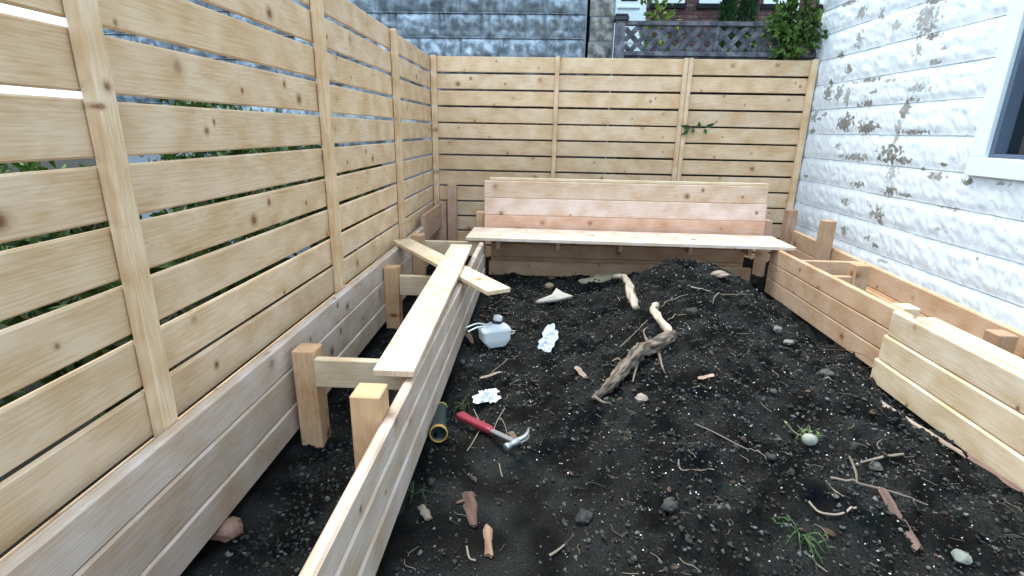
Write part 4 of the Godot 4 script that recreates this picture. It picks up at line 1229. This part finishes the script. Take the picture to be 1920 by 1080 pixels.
	twig("twig", [[1240, 578], [1270, 562], [1290, 554]], 0.003, 0.002, tw * 0.9, "straight grey twig beyond the dead root's pale tip", "twig", G, 0.004)
	twig("twig", [[1252, 604], [1275, 594], [1292, 594]], 0.003, 0.002, tw * 0.9, "short grey twig beside the bare limb of the dead root", "twig", G, 0.004)
	twig("twig", [[1295, 543], [1312, 545], [1330, 552]], 0.004, 0.003, tw * 1.4, "pale splinter on the crown of the heap", "twig", G, 0.006)
	twig("twig", [[1336, 576], [1342, 560], [1370, 555], [1412, 556]], 0.0035, 0.0025, tw * 1.0, "arched grey stem on the heap's far shoulder", "twig", G, 0.006)
	twig("twig", [[1030, 1046], [1045, 1038], [1058, 1028]], 0.004, 0.003, tw * 1.0, "short thick pale stick at the edge of the smooth soil", "twig", G, 0.004)
	twig("twig", [[875, 1032], [880, 1050], [892, 1056]], 0.003, 0.0025, tw * 1.1, "small hooked pale stem below the bark pieces", "twig", G, 0.004)
	twig("twig", [[936, 873], [938, 884], [942, 897]], 0.0022, 0.0018, tw * 1.1, "tiny pale stem below the hammer head", "twig", G, 0.003)
	twig("twig", [[1515, 1052], [1530, 1062], [1550, 1078]], 0.003, 0.002, tw * 0.9, "grey stem at the foot of the green weed", "twig", G, 0.003)
	# wire loop by the right frame
	var wpts := [on_soil(1540, 662) + Vector3(0, 0.01, 0)]
	for p in [[1575, 656, 0.10], [1610, 662, 0.13], [1630, 672, 0.12], [1642, 686, 0.08], [1628, 689, 0.06]]:
		var d := pix_ray(p[0], p[1])
		wpts.append(CAM_POS + d * ((2.835 - CAM_POS.x) / d.x))
	var wb: Vector3 = wpts[0]
	for i in wpts.size(): wpts[i] -= wb
	var wc := curve(wpts, 5)
	var wo := put("bent_root", tube_mesh(wc, radii(wc.size(), [0.0022, 0.0018, 0.0016]), 6, Color(0.10, 0.07, 0.04), Color(0.16, 0.11, 0.07)), M.plain)
	wo.position = wb
	tag(wo, "thin bent root looping up against the house-side bench boards", "root")
	# weeds
	weed(1512, 822, "tangle of thin pale green roots round the pale stone", 11, 0.075, 0.02, Color(0.16, 0.20, 0.11))
	weed(1500, 1008, "small green weed lying on the soil near the bow-shaped twig", 9, 0.09, 0.03, Color(0.075, 0.13, 0.06))
	weed(868, 770, "small weedy tuft of grass beside the tool handle", 12, 0.06, 0.04, Color(0.07, 0.09, 0.045))
	weed(775, 930, "low dark weed at the foot of the plank wall", 9, 0.07, 0.03, Color(0.04, 0.065, 0.035))

func weed(u: float, v: float, label: String, n: int, len: float, h: float, c: Color):
	var p := on_soil(u, v)
	var t := thing("weed", p, label, "weed")
	var ls := []
	for i in n:
		var a := rng.randf() * TAU
		var l := len * rng.randf_range(0.5, 1.1)
		var d := Vector3(cos(a), 0, sin(a))
		var e := Vector3(cos(a + rng.randf_range(-0.9, 0.9)), 0, sin(a + rng.randf_range(-0.9, 0.9)))
		var tip := d * l * 0.5 + e * l * 0.5
		tip.y = soil_h(p.x + tip.x, p.z + tip.z) - p.y + 0.006
		var cu := curve([Vector3(0, 0.0, 0), d * l * 0.5 + Vector3(0, h * rng.randf_range(0.4, 1.2), 0), tip], 5)
		put("stem", tube_mesh(cu, radii(cu.size(), [0.0022, 0.0018, 0.001]), 5, c * 0.8, c * 1.3, 0.0, i), M.plain, t)
		for k in 3:
			var q: Vector3 = cu[rng.randi_range(3, cu.size() - 1)]
			ls.append(leaf_at(q, Vector3(e.x, 0.5, e.z), 0.022, 0.007, c))
	put("leaves", leaf_mesh(ls), M.leaf, t)

# ------------------------------------------------------------------ the scene
func _ready():
	# camera
	cam = Camera3D.new()
	cam.name = "camera"
	add_child(cam)
	cam.position = CAM_POS
	cam.rotation = Vector3(-0.29584, 0.046725, 0.018332)
	cam.fov = rad_to_deg(2.0 * atan(540.0 / FOCAL))
	cam.near = 0.05
	cam.far = 200.0
	cam.current = true
	# sky, exposure and a soft overcast sun
	var env := Environment.new()
	env.background_mode = Environment.BG_SKY
	var sky := Sky.new()
	var sm := ProceduralSkyMaterial.new()
	sm.sky_top_color = Color(0.86, 0.93, 1.0)
	sm.sky_horizon_color = Color(0.72, 0.81, 0.88)
	sm.sky_curve = 0.25
	sm.ground_horizon_color = Color(0.5, 0.52, 0.52)
	sm.ground_bottom_color = Color(0.2, 0.2, 0.2)
	sm.sun_angle_max = 0.0
	sky.sky_material = sm
	env.sky = sky
	env.tonemap_mode = Environment.TONE_MAPPER_LINEAR
	env.tonemap_exposure = 3.0
	env.ssao_enabled = true
	env.ssil_enabled = true
	env.sdfgi_enabled = true
	var we := WorldEnvironment.new()
	we.name = "world_environment"
	we.environment = env
	add_child(we)
	var sun := DirectionalLight3D.new()
	sun.name = "sun"
	sun.light_energy = 0.5
	sun.light_angular_distance = 25.0
	sun.light_color = Color(1.0, 0.98, 0.95)
	sun.shadow_enabled = true
	add_child(sun)
	sun.rotation_degrees = Vector3(-70, 228, 0)
	# noise fields
	rng.seed = 20240
	noise_a.seed = 1; noise_a.frequency = 1.6; noise_a.fractal_octaves = 2
	noise_b.seed = 2; noise_b.frequency = 7.0; noise_b.fractal_octaves = 3
	noise_c.seed = 3; noise_c.frequency = 26.0; noise_c.fractal_octaves = 4
	noise_r.seed = 4; noise_r.frequency = 0.012; noise_r.noise_type = FastNoiseLite.TYPE_SIMPLEX_SMOOTH; noise_r.fractal_octaves = 2
	for n in [noise_a, noise_b, noise_c]: n.noise_type = FastNoiseLite.TYPE_SIMPLEX_SMOOTH
	make_materials()
	# setting
	soil_sheet()
	white_house()
	stone_house()
	lattice_fence()
	brick_house()
	fence_boards()
	bench_frames()
	seat_and_planks()
	planting()
	# things on the ground, small details last
	objects()
	debris()
